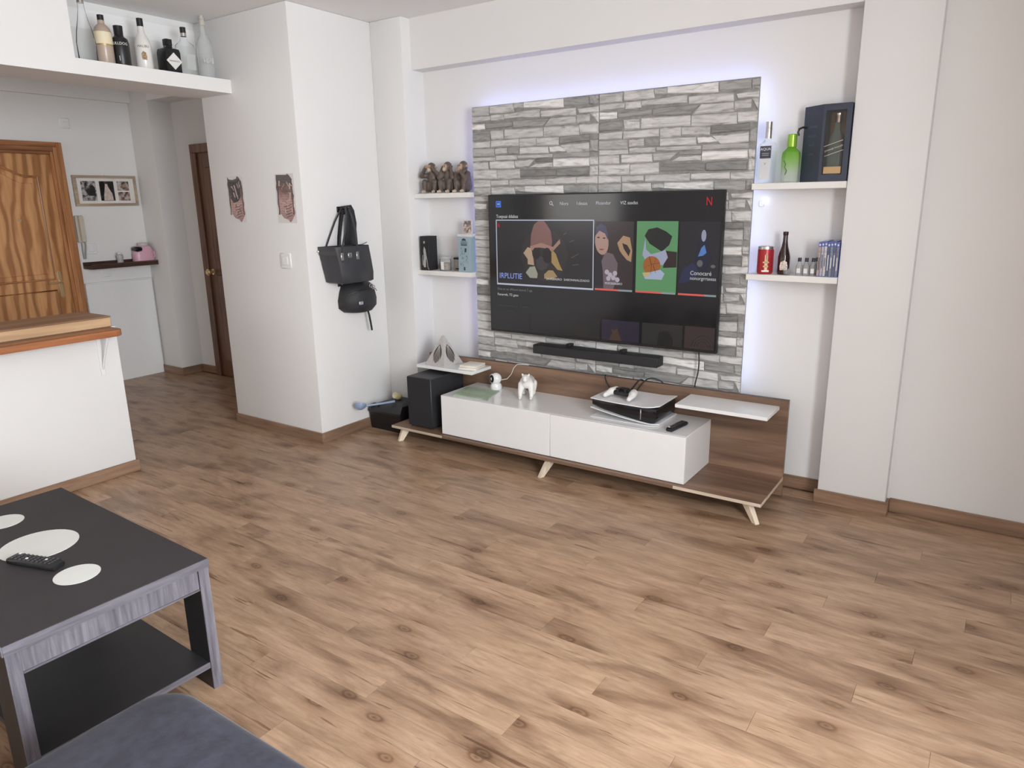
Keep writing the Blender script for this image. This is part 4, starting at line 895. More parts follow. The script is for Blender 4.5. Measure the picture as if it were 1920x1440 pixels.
# controller on the console
t = thing('game_controller', (1.02, -.375, .467), 'white game controller with black centre resting on the console', 'controller')
CW = (.80, .78, .76, 1); CK = (.012, .012, .014, 1)
ctr = Vector((1.022, -.372, .4695)); Rc = Matrix.Rotation(math.radians(-6), 3, 'Z')
cc = lambda a, b_, z: (ctr+Rc @ Vector((a, b_, z)))[:]
pr = []
for s in (-1, 1):
    pr += [(cc(s*.055, .025, .026), cc(s*.066, -.005, .024), .021, .021, CW), (cc(s*.068, -.01, .023), cc(s*.074, -.058, .012), .019, .0125, CW)]
pr += [(cc(-.05, .018, .026), cc(.05, .018, .026), .018, .018, CK), (cc(-.04, -.005, .020), cc(.04, -.005, .020), .014, .014, CK)]
blob('shell', pr, vcol_mat('controller_plastic', .4, .0, lo=.97, hi=1.0), t, voxel=.0035, smooth_it=2)
MB().box(-.026, .026, .002, .036, .040, .0465, .003, 2, M=Matrix.Translation(ctr) @ Rc.to_4x4()).build('touchpad', plain('pad_black', (.02, .02, .022, 1), .35), t)
for s in (-1, 1): MB().lathe(0, 0, [(.007, .030), (.007, .040), (.010, .043), (.010, .046), (0, .046)], 12, M=Matrix.Translation(ctr) @ Rc.to_4x4() @ Matrix.Translation((s*.024, -.010, 0))).build('thumbstick', BLACK, t)
def remote(name, M, L, W, hgt, label, rows, cols, mark=False):
    loc = M.to_translation(); t = thing(name, loc, label, 'remote control')
    MB().loft([[M @ Vector((x*wf, y, z)) for x, z in ((-W/2, hgt*.25), (-W/2*.8, 0), (W/2*.8, 0), (W/2, hgt*.25), (W/2, hgt*.7), (W/2*.8, hgt+b_), (-W/2*.8, hgt+b_), (-W/2, hgt*.7))] for y, wf, b_ in ((-L/2, .8, -.004), (-L/2+.006, .96, 0), (-L*.2, .92, 0), (L*.2, .96, .001), (L/2-.01, 1, .002), (L/2, .85, -.004))]).build('body', BLACK, t)
    bm_ = plain('remote_key_'+name, (.075, .075, .08, 1), .5)
    me = None
    for i in range(rows):
        for j in range(cols):
            x = (j-(cols-1)/2)*W*.8/cols; y = -L*.40+i*(L*.8/(rows-1))
            MB().box(x-W*.25/cols, x+W*.25/cols, y-L*.016, y+L*.016, hgt-.0005, hgt+.0028, M=M).build('key', bm_ if (i*3+j) % 11 else WHITEL, t)
    return t
remote('remote_control', Matrix.Translation((1.347, -.40, .3577)) @ Matrix.Rotation(math.radians(-8), 4, 'Z'), .165, .040, .018, 'small black remote at the right end of the white cabinet', 7, 2)
# cables
CAB = plain('black_cable', (.012, .012, .012, 1), .5)
def cable(name, pts, r, label, mat=CAB, group=None):
    P = [Vector(p) for p in pts]; out = []
    for i in range(len(P)-1):
        p0, p1, p2, p3 = P[max(i-1, 0)], P[i], P[i+1], P[min(i+2, len(P)-1)]
        for k in range(5):
            u = k/5; out.append(.5*((2*p1)+(p2-p0)*u+(2*p0-5*p1+4*p2-p3)*u*u+(3*p1-p0-3*p2+p3)*u**3))
    out.append(P[-1]); o = MB().tube(out, r, 7).build(name, mat, None, pts[0]); return tag(o, label, 'cable', group)
cable('power_cable', [(1.345, -.128, .717), (1.352, -.135, .66), (1.350, -.135, .60), (1.337, -.132, .54), (1.332, -.128, .50)], .0035, 'black cable hanging from the television to the walnut backboard')
cable('console_cable', [(.80, -.127, .50), (.808, -.155, .520), (.815, -.167, .50), (.845, -.172, .455), (.90, -.178, .425)], .003, 'thin black cable behind the left of the game console')
cable('console_cable', [(1.045, -.127, .50), (1.030, -.155, .522), (1.010, -.168, .50), (.975, -.172, .45), (.955, -.180, .42)], .0035, 'black cable dropping straight behind the game controller')
cable('console_cable', [(1.16, -.127, .505), (1.13, -.15, .532), (1.085, -.160, .535), (1.048, -.168, .508), (1.01, -.173, .45), (.995, -.180, .42)], .0035, 'looped black cable arching over the backboard behind the console')

# ================================================================ WALL SHELVES
def wshelf(x0, x1, zt, label):
    o = MB().box(x0, x1, -.142, 0, zt-.030, zt, .0015).build('wall_shelf', SHELFW, None, ((x0+x1)/2, -.07, zt-.03)); return tag(o, label, 'shelf', 'white shelves in the recess')
wshelf(-.608, -.158, 1.560, 'white shelf holding the three monkeys left of the stone panel')
wshelf(-.608, -.158, 1.066, 'white shelf under the monkeys holding boxes and a jar')
wshelf(1.572, 1.995, 1.567, 'white shelf right of the stone panel holding tall bottles')
wshelf(1.572, 1.995, 1.132, 'lower right white shelf holding can and game cases')

# three monkeys
FUR = (.115, .088, .070, 1); FUR2 = (.12, .09, .07, 1); FACE = (.42, .27, .19, 1); PALE = (.55, .44, .34, 1)
MON = vcol_mat('painted_resin', .55, .35, 150)
def monkey(x, y, z, yaw, pose, label, fr=FUR):
    t = thing('monkey_figurine', (x, y, z), label, 'figurine', 'three wise monkeys')
    R = Matrix.Rotation(yaw, 3, 'Z'); S_ = 1.10; P = lambda a, b_, c: (Vector((x, y, z))+R @ Vector((a, -b_, c))*S_)[:]
    pr = [(P(0, -.012, .036), P(0, -.008, .085), .036, .033, fr), (P(0, -.006, .09), P(0, 0, .112), .031, .022, fr),
          (P(0, .006, .142), P(0, .004, .150), .027, .025, fr), (P(0, .024, .144), P(0, .026, .134), .0165, .0145, FACE), (P(0, .034, .131), P(0, .036, .128), .0115, .010, PALE)]
    for s in (-1, 1):
        pr += [(P(s*.027, .002, .028), P(s*.036, .030, .062), .021, .018, fr), (P(s*.036, .032, .060), P(s*.032, .036, .014), .017, .011, fr), (P(s*.032, .040, .009), P(s*.034, .058, .008), .009, .008, PALE)]
        pr += [(P(s*.029, .002, .145), P(s*.031, .002, .146), .008, .007, FACE)]
        sh = P(s*.031, 0, .102)
        if pose == 'eyes': el, ha, he = P(s*.062, .020, .098), P(s*.018, .040, .148), P(s*.006, .042, .152)
        elif pose == 'ears': el, ha, he = P(s*.055, .024, .086), P(s*.034, .016, .134), P(s*.032, .010, .146)
        else: el, ha, he = P(s*.046, .030, .070), P(s*.016, .044, .118), P(s*.004, .046, .127)
        pr += [(sh, el, .017, .014, fr), (el, ha, .0135, .0095, fr), (ha, he, .0095, .0085, FACE if pose != 'ears' else fr)]
    pr = [(a, b_, r0*S_, r1*S_, c) for a, b_, r0, r1, c in pr]
    blob('body', pr, MON, t, voxel=.0038, smooth_it=2)
    if pose != 'eyes':
        for s in (-1, 1): MB().ball(P(s*.0085, .039, .147), .003, sub=1).build('eye', BLACKG, t)
monkey(-.497, -.082, 1.5605, math.radians(8), 'eyes', 'monkey figurine covering its eyes with both hands')
monkey(-.360, -.084, 1.5605, math.radians(-6), 'ears', 'monkey figurine with hands pressed over its ears')
monkey(-.235, -.082, 1.5605, math.radians(-12), 'mouth', 'monkey figurine with both hands over its mouth')

# lower left shelf
z = 1.0665
t = thing('black_box', (-.545, -.09, z), 'tall black gift box with silver figure print on lower left shelf', 'box')
MB().box(-.582, -.508, -.136, -.05, z, z+.222, .0015).build('carton', BLACKM, t)
SILP = plain('silver_print', (.55, .54, .52, 1), .4, .3, var=.3, vscale=150)
MB().prism([(-.551, z+.175), (-.541, z+.175), (-.540, z+.190), (-.552, z+.190)], 'y', -.1366, -.136).build('print', SILP, t)
MB().prism([(-.556, z+.02), (-.540, z+.02), (-.536, z+.06), (-.530, z+.09), (-.538, z+.14), (-.548, z+.155), (-.556, z+.13), (-.552, z+.09), (-.560, z+.05)], 'y', -.1366, -.136).build('print', SILP, t)
MB().strap([(-.536, -.1366, z+.11), (-.525, -.1366, z+.06), (-.522, -.1366, z+.02), (-.512, -.1366, z+.004)], .004, .0006, (1, 0, .3)).build('print', SILP, t)
MB().strap([(-.560, -.1366, z+.10), (-.565, -.1366, z+.07), (-.563, -.1366, z+.03)], .004, .0006, (1, 0, 0)).build('print', SILP, t)
t = thing('glass_jar', (-.405, -.095, z), 'small glass jar with pale candle between the boxes', 'jar')
MB().lathe(-.405, -.095, [(.034, 0), (.038, .005), (.039, .06), (.036, .072), (.036, .078)], 20, z).build('body', GLASS, t)
MB().lathe(-.405, -.095, [(.031, .004), (.034, .006), (.034, .05), (.0, .052)], 18, z).build('filling', plain('grey_brown_fill', (.30, .25, .22, 1), .6, var=.4, vscale=120), t)
MB().lathe(-.405, -.095, [(.039, .078), (.040, .082), (.034, .092), (.012, .097), (0, .098)], 20, z).build('lid', plain('grey_lid', (.45, .44, .44, 1), .35), t)
MB().box(-.012, .012, -.0405, -.039, .01, .06, M=Matrix.Translation((-.398, -.095, z))).build('label', WHITEL, t)
t = thing('dark_tin', (-.315, -.045, z), 'low dark framed tin behind the glass jar', 'tin')
MB().box(-.362, -.268, -.06, -.02, z, z+.078, .002).build('body', plain('grey_tin', (.34, .31, .29, 1), .45, var=.3, vscale=60), t); MB().box(-.364, -.266, -.062, -.018, z+.072, z+.084, .002).build('rim', BLACK, t); MB().box(-.35, -.28, -.0615, -.06, z+.008, z+.016).build('rim_line', BLACK, t)
t = thing('blue_box', (-.212, -.09, z), 'tall pale blue carton with dark line drawing beside the panel', 'box')
TEAL = plain('pale_blue_card', (.30, .40, .45, 1), .55, var=.04); INK = plain('dark_ink', (.03, .05, .06, 1), .6)
MB().box(-.262, -.165, -.136, -.05, z, z+.222, .0012).build('carton', TEAL, t); MB().box(-.264, -.163, -.138, -.048, z+.222, z+.240, .002).build('lid', plain('pale_lid', (.66, .66, .67, 1), .5), t)
xb = -.214
for pts in ([(-.018, .198), (-.014, .208), (0, .214), (.014, .208), (.018, .198)],): MB().prism([(xb+a, z+b_) for a, b_ in pts], 'y', -.1368, -.136).build('print', INK, t)
for a in (.19, .182, .176): MB().box(xb-.026, xb+.026, -.1368, -.136, z+a, z+a+.003).build('print', INK, t)
MB().box(xb-.024, xb+.024, -.1368, -.136, z+.168, z+.174).build('print', INK, t)
random.seed(8)
for k in range(16):
    a, b_ = random.uniform(-.028, .026), random.uniform(.045, .155)
    MB().strap([(xb+a, -.1366, z+b_), (xb+a+random.uniform(-.012, .012), -.1366, z+b_+random.uniform(-.008, .008)), (xb+a+random.uniform(-.012, .014), -.1366, z+b_-random.uniform(.004, .016))], .0022, .0005, (.7, 0, .7)).build('print', INK, t)
MB().prism([(xb+.004, z+.125), (xb+.018, z+.128), (xb+.02, z+.15), (xb+.006, z+.152)], 'y', -.1368, -.136).build('print', INK, t); MB().box(xb-.006, xb+.006, -.1368, -.136, z+.012, z+.034).build('print', INK, t)
t = thing('photo_card', (-.215, -.09, z+.2405), 'small sepia photo card standing on the pale blue carton', 'card')
MB().box(-.250, -.178, -.094, -.088, z+.2405, z+.325, .0008).build('board', plain('card_border', (.66, .63, .60, 1), .6), t)
MB().box(-.246, -.182, -.0946, -.094, z+.245, z+.320).build('photo', photo_mat('photo_sepia', [(.36, K(.12)), (.48, (.40, .29, .24, 1)), (.6, (.62, .54, .48, 1))], 48, 2.2), t)

# upper right shelf
z = 1.5675
t = thing('vodka_bottle', (1.618, -.075, z), 'tall clear bottle with silver cap and navy label beside the panel', 'bottle')
MB().lathe(1.618, -.075, [(.036, 0), (.040, .006), (.040, .165), (.036, .182), (.018, .195), (.0135, .205), (.0135, .25), (0, .25)], 24, z, 1, .8, 6).build('body', GLASS, t)
MB().lathe(1.618, -.075, [(.0155, .208), (.0155, .245), (.0165, .248), (.0155, .251), (.0155, .284), (0, .284)], 18, z).build('cap', SILVER, t)
MB().box(1.594, 1.642, -.1085, -.1075, z+.02, z+.115, .0002).build('label', plain('silver_label', (.66, .66, .68, 1), .4), t); nv = MB().box(1.592, 1.644, -.1092, -.1075, z+.115, z+.172, .0002).build('label', plain('navy_label', (.045, .05, .075, 1), .45, var=.2, vscale=80), t)
text('AQUA', .017, WHITEL, t, face_y(1.618, -.1096, z+.152), align='CENTER'); DIMW = plain('label_grey', (.35, .35, .38, 1), .5); MB().box(1.602, 1.634, -.1096, -.1092, z+.136, z+.139).box(1.602, 1.634, -.1096, -.1092, z+.128, z+.131).build('label_lines', DIMW, t)
MB().prism([(1.612, z+.098), (1.618, z+.084), (1.626, z+.100), (1.619, z+.092)], 'y', -.1090, -.1085).build('emblem', DIMW, t)
t = thing('gin_bottle', (1.733, -.088, z), 'faceted bottle fading from bright green to clear beside the boxed whisky', 'bottle')
def green_mat():
    m = clear_glass('green_tinted_glass', (.80, .90, .78, 1), .38, .06); tt = m.node_tree
    tc = nd(tt, 'ShaderNodeTexCoord'); sp = nd(tt, 'ShaderNodeSeparateXYZ'); tt.links.new(tc.outputs['Object'], sp.inputs[0]); mr = nd(tt, 'ShaderNodeMapRange'); mr.inputs[1].default_value = .04; mr.inputs[2].default_value = .15; tt.links.new(sp.outputs[2], mr.inputs[0])
    c = ramp(tt, mr.outputs[0], [(0, (.80, .84, .78, 1)), (.55, (.52, .78, .30, 1)), (1, (.30, .62, .08, 1))])
    for n in tt.nodes:
        if n.type in ('BSDF_TRANSPARENT', 'BSDF_DIFFUSE'): tt.links.new(c, n.inputs[0])
    return m
MB().lathe(1.733, -.088, [(.036, 0), (.041, .006), (.043, .12), (.040, .138), (.022, .156), (.019, .16), (.019, .165), (0, .165)], 8, z, rot=.39).build('body', green_mat(), t, smooth=15)
MB().lathe(1.733, -.088, [(.0195, .160), (.0225, .163), (.0215, .216), (.018, .220), (0, .220)], 16, z).build('cap', plain('green_cap', (.30, .55, .06, 1), .25, .4), t)
MB().strap([(1.712, -.1325, z+.10), (1.722, -.1325, z+.085), (1.718, -.1325, z+.07), (1.728, -.1325, z+.055), (1.722, -.1325, z+.035)], .004, .0006, (1, 0, 0)).build('print_vine', plain('dark_green', (.05, .14, .03, 1), .5), t)
# boxed whisky
t = thing('gift_box', (1.885, -.08, z), 'tall navy gift box with window showing a whisky bottle', 'gift box')
NAVY = plain('navy_card', (.040, .048, .075, 1), .5, var=.08); hB = .330
foot = [(1.872, -.139), (1.992, -.139), (1.992, -.008), (1.800, -.008), (1.776, -.066)]
# hollow body: wall panels round the footprint, opening in the front face
MB().prism([(1.776, -.066), (1.872, -.139), (1.872, -.133), (1.780, -.062)], 'z', z, z+hB).build('side_panel', NAVY, t)
MB().prism([(1.776, -.066), (1.782, -.066), (1.806, -.012), (1.992, -.012), (1.992, -.008), (1.800, -.008)], 'z', z, z+hB).build('back_panel', NAVY, t)
MB().box(1.987, 1.992, -.139, -.012, z, z+hB).build('side_panel', NAVY, t)
MB().box(1.872, 1.987, -.139, -.132, z, z+.030).box(1.872, 1.987, -.139, -.132, z+hB-.022, z+hB).box(1.872, 1.884, -.139, -.132, z+.030, z+hB-.022).box(1.970, 1.987, -.139, -.132, z+.030, z+hB-.022).build('front_frame', NAVY, t)
MB().prism(foot, 'z', z+hB, z+hB+.006).build('top_panel', NAVY, t); MB().prism([(a*.98+1.885*.02, b_*.96-.08*.04) for a, b_ in foot], 'z', z, z+.004).build('bottom_panel', NAVY, t)
MB().box(1.884, 1.970, -.020, -.0125, z+.03, z+hB-.02).build('lining', plain('gold_lining', (.36, .22, .11, 1), .4, .3, var=.3, vscale=14), t)
MB().box(1.884, 1.970, -.1355, -.134, z+.030, z+hB-.022).build('window', clear_glass('box_window', (.96, .94, .92, 1), .03, .05), t)
wb = MB().lathe(1.927, -.078, [(.032, .03), (.034, .035), (.034, .17), (.026, .20), (.015, .225), (.013, .26), (0, .26)], 18, z, sq=4).build('whisky_bottle', clear_glass('teal_glass', (.35, .45, .42, 1), .35, .05), t)
MB().lathe(1.927, -.078, [(.014, .258), (.016, .262), (.016, .285), (.018, .288), (.018, .298), (0, .298)], 16, z).build('stopper', SILVER, wb)
Mw = Matrix.Translation((1.927, -.1330, z+.145)) @ Matrix.Rotation(math.radians(-18), 4, 'Y')
MB().box(-.046, .046, -.0008, 0, -.022, -.020, M=Mw).box(-.046, .046, -.0008, 0, .020, .022, M=Mw).build('label_stripe', WHITEL, wb)
text('JOHNNIE WALKER', .0095, WHITEL, wb, Mw @ face_y(0, -.0006, -.004), align='CENTER')
MB().box(1.890, 1.964, -.1318, -.128, z+.034, z+.065, .001).build('gold_plate', plain('gold_card', (.62, .44, .22, 1), .4, .3), t)
vd = Vector((1.776-1.872, -.066+.139, 0)).normalized()
for k, (zz, s_) in enumerate(((.24, 'JOHNNIE'), (.20, 'WALKER'), (.16, 'BLUE'), (.12, 'LABEL'))):
    Ms = Matrix.Translation((1.824, -.1028, z+zz)) @ Matrix.Rotation(math.atan2(-vd.y, -vd.x), 4, 'Z') @ Matrix.Translation((0, -.0006, 0)) @ Matrix.Rotation(math.radians(90), 4, 'X')
    text(s_, .014, plain('embossed_navy%d' % k, (.11, .13, .19, 1), .4), t, Ms, align='CENTER')
MB().tube([(1.790, -.078, z+.245), (1.776, -.088, z+.247), (1.763, -.098, z+.240), (1.759, -.101, z+.225), (1.764, -.098, z+.21)], .005, 8).build('handle', BLACK, t)

# lower right shelf
z = 1.1325
t = thing('beer_keg_can', (1.650, -.095, z), 'stout red party can with gold print beside the stone panel', 'can')
REDC = plain('red_tin', (.40, .022, .03, 1), .35, .2, var=.1)
MB().lathe(1.650, -.095, [(.034, 0), (.037, .006), (.0385, .012), (.0385, .116), (.037, .122)], 24, z).build('body', REDC, t)
MB().lathe(1.650, -.095, [(.038, .120), (.0385, .124), (.037, .134), (.034, .134), (.032, .130), (0, .130)], 24, z).build('rim', SILVER, t)
GOLDP = plain('gold_print', (.62, .44, .26, 1), .4, .2)
Mc = Matrix.Translation((1.650, -.095, z)) @ Matrix.Rotation(math.radians(16), 4, 'Z')
for k, (a, b_, c_, d_) in enumerate(((-.004, .010, .02, .095), (-.012, .016, .055, .062), (-.010, .014, .035, .042), (.002, .007, .07, .10))): MB().box(a, b_, -.0392, -.0375, c_, d_, M=Mc).build('print', GOLDP, t)
MB().box(-.016, .018, -.0392, -.0372, .012, .020, M=Mc).build('print', WHITEL, t)
BEERG = plain('dark_brown_glass', (.030, .012, .010, 1), .1, var=.1, coat=.3)
t = bottle(1.736, -.085, z, 'beer_bottle', 'slender dark brown beer bottle with white crest label', [(.026, 0), (.0285, .005), (.0285, .085), (.024, .105), (.0155, .135), (.0115, .16), (.0105, .196), (0, .196)], BEERG, [(.0118, .188), (.0126, .193), (.0126, .205), (0, .207)], plain('dark_cap', (.05, .02, .02, 1), .35, .5), None, None, group=None)
Mb = Matrix.Translation((1.736, -.085, z)) @ Matrix.Rotation(math.radians(14), 4, 'Z')
MB().prism([(-.016, .022), (.016, .022), (.019, .04), (.014, .062), (0, .068), (-.014, .062), (-.019, .04)], 'y', -.0288, -.0235, M=Mb).build('label', plain('crest_label', (.62, .52, .46, 1), .5, var=.5, vscale=150), t)
text('D', .012, BLACK, t, Mb @ face_y(-.018, -.0286, .058)); 
t = thing('shot_glass', (1.762, -.122, z), 'little shot glass in front of the beer bottle', 'glass')
MB().lathe(1.762, -.122, [(.014, 0), (.015, .003), (.018, .03), (.0165, .03), (.0135, .006), (0, .006)], 16, z).build('body', GLASS, t)
WAT = clear_glass('mini_bottle_glass', (.86, .86, .86, 1), .22, .05)
mini0 = thing('miniature_bottle', (1.815, -.105, z), 'clear miniature bottle with dark cap first from the beer bottle', 'bottle', 'row of miniature bottles')
MB().lathe(1.815, -.105, [(.0135, 0), (.015, .003), (.015, .045), (.011, .056), (.0075, .062), (.0075, .07), (0, .07)], 14, z).build('body', WAT, mini0)
MB().lathe(1.815, -.105, [(.0085, .066), (.0085, .084), (0, .084)], 12, z).build('cap', plain('navy_cap', (.03, .03, .045, 1), .4), mini0)
MB().box(1.807, 1.823, -.1206, -.1195, z+.012, z+.034).build('label', WHITEL, mini0)
for k, (dx, dy, lb) in enumerate(((.033, -.004, 'clear miniature bottle with dark cap second from the beer bottle'), (.063, .002, 'clear miniature bottle with dark cap third from the beer bottle'), (.074, .040, 'clear miniature bottle with dark cap half hidden by game cases'))):
    r = mini0.copy(); COL.objects.link(r); r.location = mini0.location+Vector((dx, dy, 0)); r['label'] = lb
    for ch in [c for c in bpy.data.objects if c.parent == mini0]:
        c = ch.copy(); COL.objects.link(c); c.parent = r
cols = [((.42, .32, .27), 'first game case with tan spine beside the miniature bottles'), ((.45, .42, .46), 'second game case with pale lilac spine'), ((.55, .53, .52), 'third game case with off white spine'), ((.10, .12, .16), 'fourth game case with dark slate spine'), ((.22, .24, .27), 'fifth game case with grey spine'), ((.12, .13, .20), 'sixth game case with navy spine'), ((.20, .19, .22), 'last game case with charcoal spine against the pillar')]
CASEB = plain('case_blue', (.10, .15, .42, 1), .3, coat=.3)
for k, (c, lb) in enumerate(cols):
    xg = 1.9015+.0132*k; zt = z+.162+.002*((k*7) % 3)
    t = thing('game_case', (xg+.006, -.07, z), lb, 'game case', 'row of game cases')
    MB().box(xg, xg+.0125, -.136, -.008, z, zt, .0008).build('case', CASEB, t)
    MB().box(xg+.001, xg+.0115, -.1366, -.136, z+.004, zt-.024).build('spine_print', plain('spine_%d' % k, (*c, 1), .4, var=.25, vscale=110), t)
    MB().box(xg+.003, xg+.0095, -.1366, -.136, zt-.018, zt-.010).build('spine_logo', WHITEL, t)
    MB().box(xg+.0045, xg+.008, -.1369, -.1366, z+.03+.01*(k % 3), z+.09+.012*(k % 2)).build('spine_title', WHITEL if c[0] < .3 else INK, t)

# ================================================================ BAGS ON THE WALL
WX = -.873
t = thing('coat_hook', (WX, -.56, 1.455), 'small dark wall hook carrying the black bags', 'hook')
MB().box(WX, WX+.008, -.578, -.528, 1.452, 1.487, .003).build('plate', BLACK, t)
MB().tube([(WX+.006, -.56, 1.475), (WX+.035, -.56, 1.470), (WX+.065, -.56, 1.462), (WX+.085, -.56, 1.468), (WX+.090, -.56, 1.480)], .006, 8).build('prong', BLACK, t)
t = thing('tote_bag', (-.78, -.62, 1.02), 'large black leather tote bag hanging above the small backpack', 'handbag')
def tote_ring(z, y0, y1, x0, x1, r=.012): return [(x0, y0, z), (x0, y1, z), (x1-r, y1, z), (x1, y1-r, z), (x1+.004, (y0+y1)/2, z), (x1, y0+r, z), (x1-r, y0, z)]
bodyrings = [tote_ring(1.022, -.700, -.462, -.852, -.716), tote_ring(1.030, -.718, -.448, -.857, -.706), tote_ring(1.08, -.728, -.448, -.858, -.702), tote_ring(1.16, -.745, -.462, -.858, -.700), tote_ring(1.225, -.760, -.474, -.858, -.700), tote_ring(1.250, -.764, -.476, -.858, -.702)]
inner = [[(p[0]+(.004 if p[0] < -.8 else -.004), p[1]+(.004 if p[1] < -.6 else -.004), z) for p in bodyrings[-1]] for z in (1.250, 1.20)]
MB().loft(bodyrings+inner).build('body', FABRICB, t, smooth=50)
for ys, ym in ((-.712, -.575), (-.590, -.555)):
    MB().strap([(-.699, ys, 1.16), (-.698, ys, 1.25), (-.715, ys+(ym-ys)*.35, 1.34), (-.755, ys+(ym-ys)*.75, 1.43), (-.793, ym, 1.484), (-.83, ym, 1.476), (-.85, ys+(ym-ys)*.7, 1.40), (-.855, ys+(ym-ys)*.3, 1.30), (-.855, ys, 1.225)], .013, .005, (0, 1, .25)).build('handle', FABRICB, t)
for ys in (-.718, -.590): MB().box(-.6985, -.694, ys-.012, ys+.010, 1.168, 1.215, .002).build('buckle', SILVER, t)
MB().box(-.6985, -.694, -.672, -.640, 1.182, 1.212, .002).build('badge', SILVER, t); MB().box(-.6945, -.6935, -.664, -.648, 1.190, 1.204, .0004).build('badge_mark', plain('badge_dark', (.25, .23, .22, 1), .4, .6), t)
MB().strap([(-.79, -.475, 1.247), (-.785, -.455, 1.252), (-.78, -.425, 1.262)], .008, .002, (0, .3, 1)).build('zip_end', SILVER, t)
MB().ball((-.855, -.765, 1.222), .007, sub=1).build('side_ring', SILVER, t)
t = thing('small_backpack', (-.80, -.53, .815), 'small black nylon backpack hanging below the tote bag', 'backpack')
def bp_ring(z, hw, d0, d1, yc=-.475): return [(d0, yc-hw, z), (d0, yc+hw, z)]+[(d0+(d1-d0)*math.sin(a), yc+hw*math.cos(a)**1.0*1.0, z) for a in [math.pi*i/10 for i in range(1, 10)]]
MB().loft([bp_ring(.812, .060, -.860, -.800), bp_ring(.820, .110, -.866, -.770), bp_ring(.850, .150, -.868, -.752), bp_ring(.90, .152, -.868, -.746), bp_ring(.95, .138, -.866, -.752), bp_ring(.99, .122, -.864, -.772), bp_ring(1.015, .085, -.86, -.80)]).build('body', FABRICN, t, smooth=60)
MB().box(-.756, -.748, -.555, -.520, .872, .895, .002).build('name_plate', SILVER, t)
MB().tube([(-.80, -.60, .94), (-.76, -.555, .962), (-.748, -.475, .970), (-.76, -.395, .962), (-.80, -.345, .94)], .0025, 6).build('zip', BLACK, t)
MB().strap([(-.80, -.440, .83), (-.795, -.432, .79), (-.792, -.426, .74), (-.79, -.420, .685)], .014, .004, (0, 1, 0)).build('hanging_strap', FABRICN, t)
MB().strap([(-.868, -.46, .99), (-.867, -.475, 1.12), (-.867, -.49, 1.22), (-.85, -.50, 1.275), (-.81, -.520, 1.38), (-.79, -.545, 1.46), (-.80, -.552, 1.4905), (-.835, -.550, 1.488), (-.85, -.53, 1.44)], [.07, .075, .09, .095, .085, .07, .062, .055, .05], .008, (0, 1, .1)).build('shoulder_strap', FABRICN, t)
MB().strap([(-.8695, -.60, .99), (-.8695, -.60, 1.1), (-.869, -.575, 1.3), (-.862, -.545, 1.455)], .03, .004, (0, 1, 0)).build('shoulder_strap', FABRICN, t)
for a, b_ in ((.985, -.435), (.975, -.42)): 
    MB().tube([(-.755+.0, b_+.016*math.cos(u), a+.012*math.sin(u)) for u in [2*math.pi*i/12 for i in range(13)]], .0028, 6).build('strap_ring', SILVER, t)

# ================================================================ BLACK TRAY IN THE CORNER
t = thing('litter_tray', (-.71, -.32, 0), 'low black box in the corner beside the tv stand', 'box')
TRAY = plain('tray_black', (.010, .010, .012, 1), .4, var=.2)
def rr(x0, x1, y0, y1, z): return [(x0, y0, z), (x1, y0, z), (x1, y1, z), (x0, y1, z)]
MB().loft([rr(-.845, -.575, -.425, -.225, 0), rr(-.853, -.565, -.433, -.217, .115), rr(-.855, -.563, -.437, -.215, .120)]).build('base', TRAY, t)
MB().loft([rr(-.858, -.560, -.440, -.212, .120), rr(-.858, -.560, -.440, -.212, .135), rr(-.80, -.575, -.40, -.222, .175), rr(-.74, -.60, -.37, -.235, .190)]).build('lid', TRAY, t)
MB().tube([(-.845, -.435, .125), (-.85, -.42, .150), (-.82, -.41, .165), (-.78, -.41, .155)], .014, 8).build('lid_rim', TRAY, t)
t = thing('litter_scoop', (-.73, -.44, .165), 'blue plastic scoop lying across the black box', 'scoop')
BLUS = plain('pale_blue_plastic', (.26, .34, .50, 1), .4)
MB().tube([(-.665, -.375, .200), (-.70, -.44, .198), (-.735, -.50, .197), (-.765, -.545, .196)], [.008, .007, .007, .008], 8).build('handle', BLUS, t)
Ms = Matrix.Translation((-.785, -.578, .192)) @ Matrix.Rotation(math.radians(40), 4, 'Z') @ Matrix.Rotation(math.radians(-38), 4, 'X')
MB().lathe(0, 0, [(.0, -.018), (.018, -.014), (.034, .0), (.040, .016), (.037, .016), (.030, .002), (.016, -.010), (0, -.014)], 18, M=Ms).build('bowl', BLUS, t)
t = thing('yellow_toy', (-.700, -.290, .186), 'small yellowish crocheted ball on top of the black box', 'ball')
MB().ball((-.700, -.300, .212), .025, (1.15, 1, .9), 3).build('ball', plain('straw_yellow', (.55, .48, .26, 1), .8, var=.25, vscale=90, bumpy=.8, bscale=110), t)
MB().lathe(0, 0, [(.018, 0), (.024, .004), (.018, .008), (.012, .004)], 14, M=Matrix.Translation((-.712, -.318, .222)) @ Matrix.Rotation(math.radians(70), 4, 'X')).build('ring', plain('straw_rim', (.62, .56, .36, 1), .7), t)

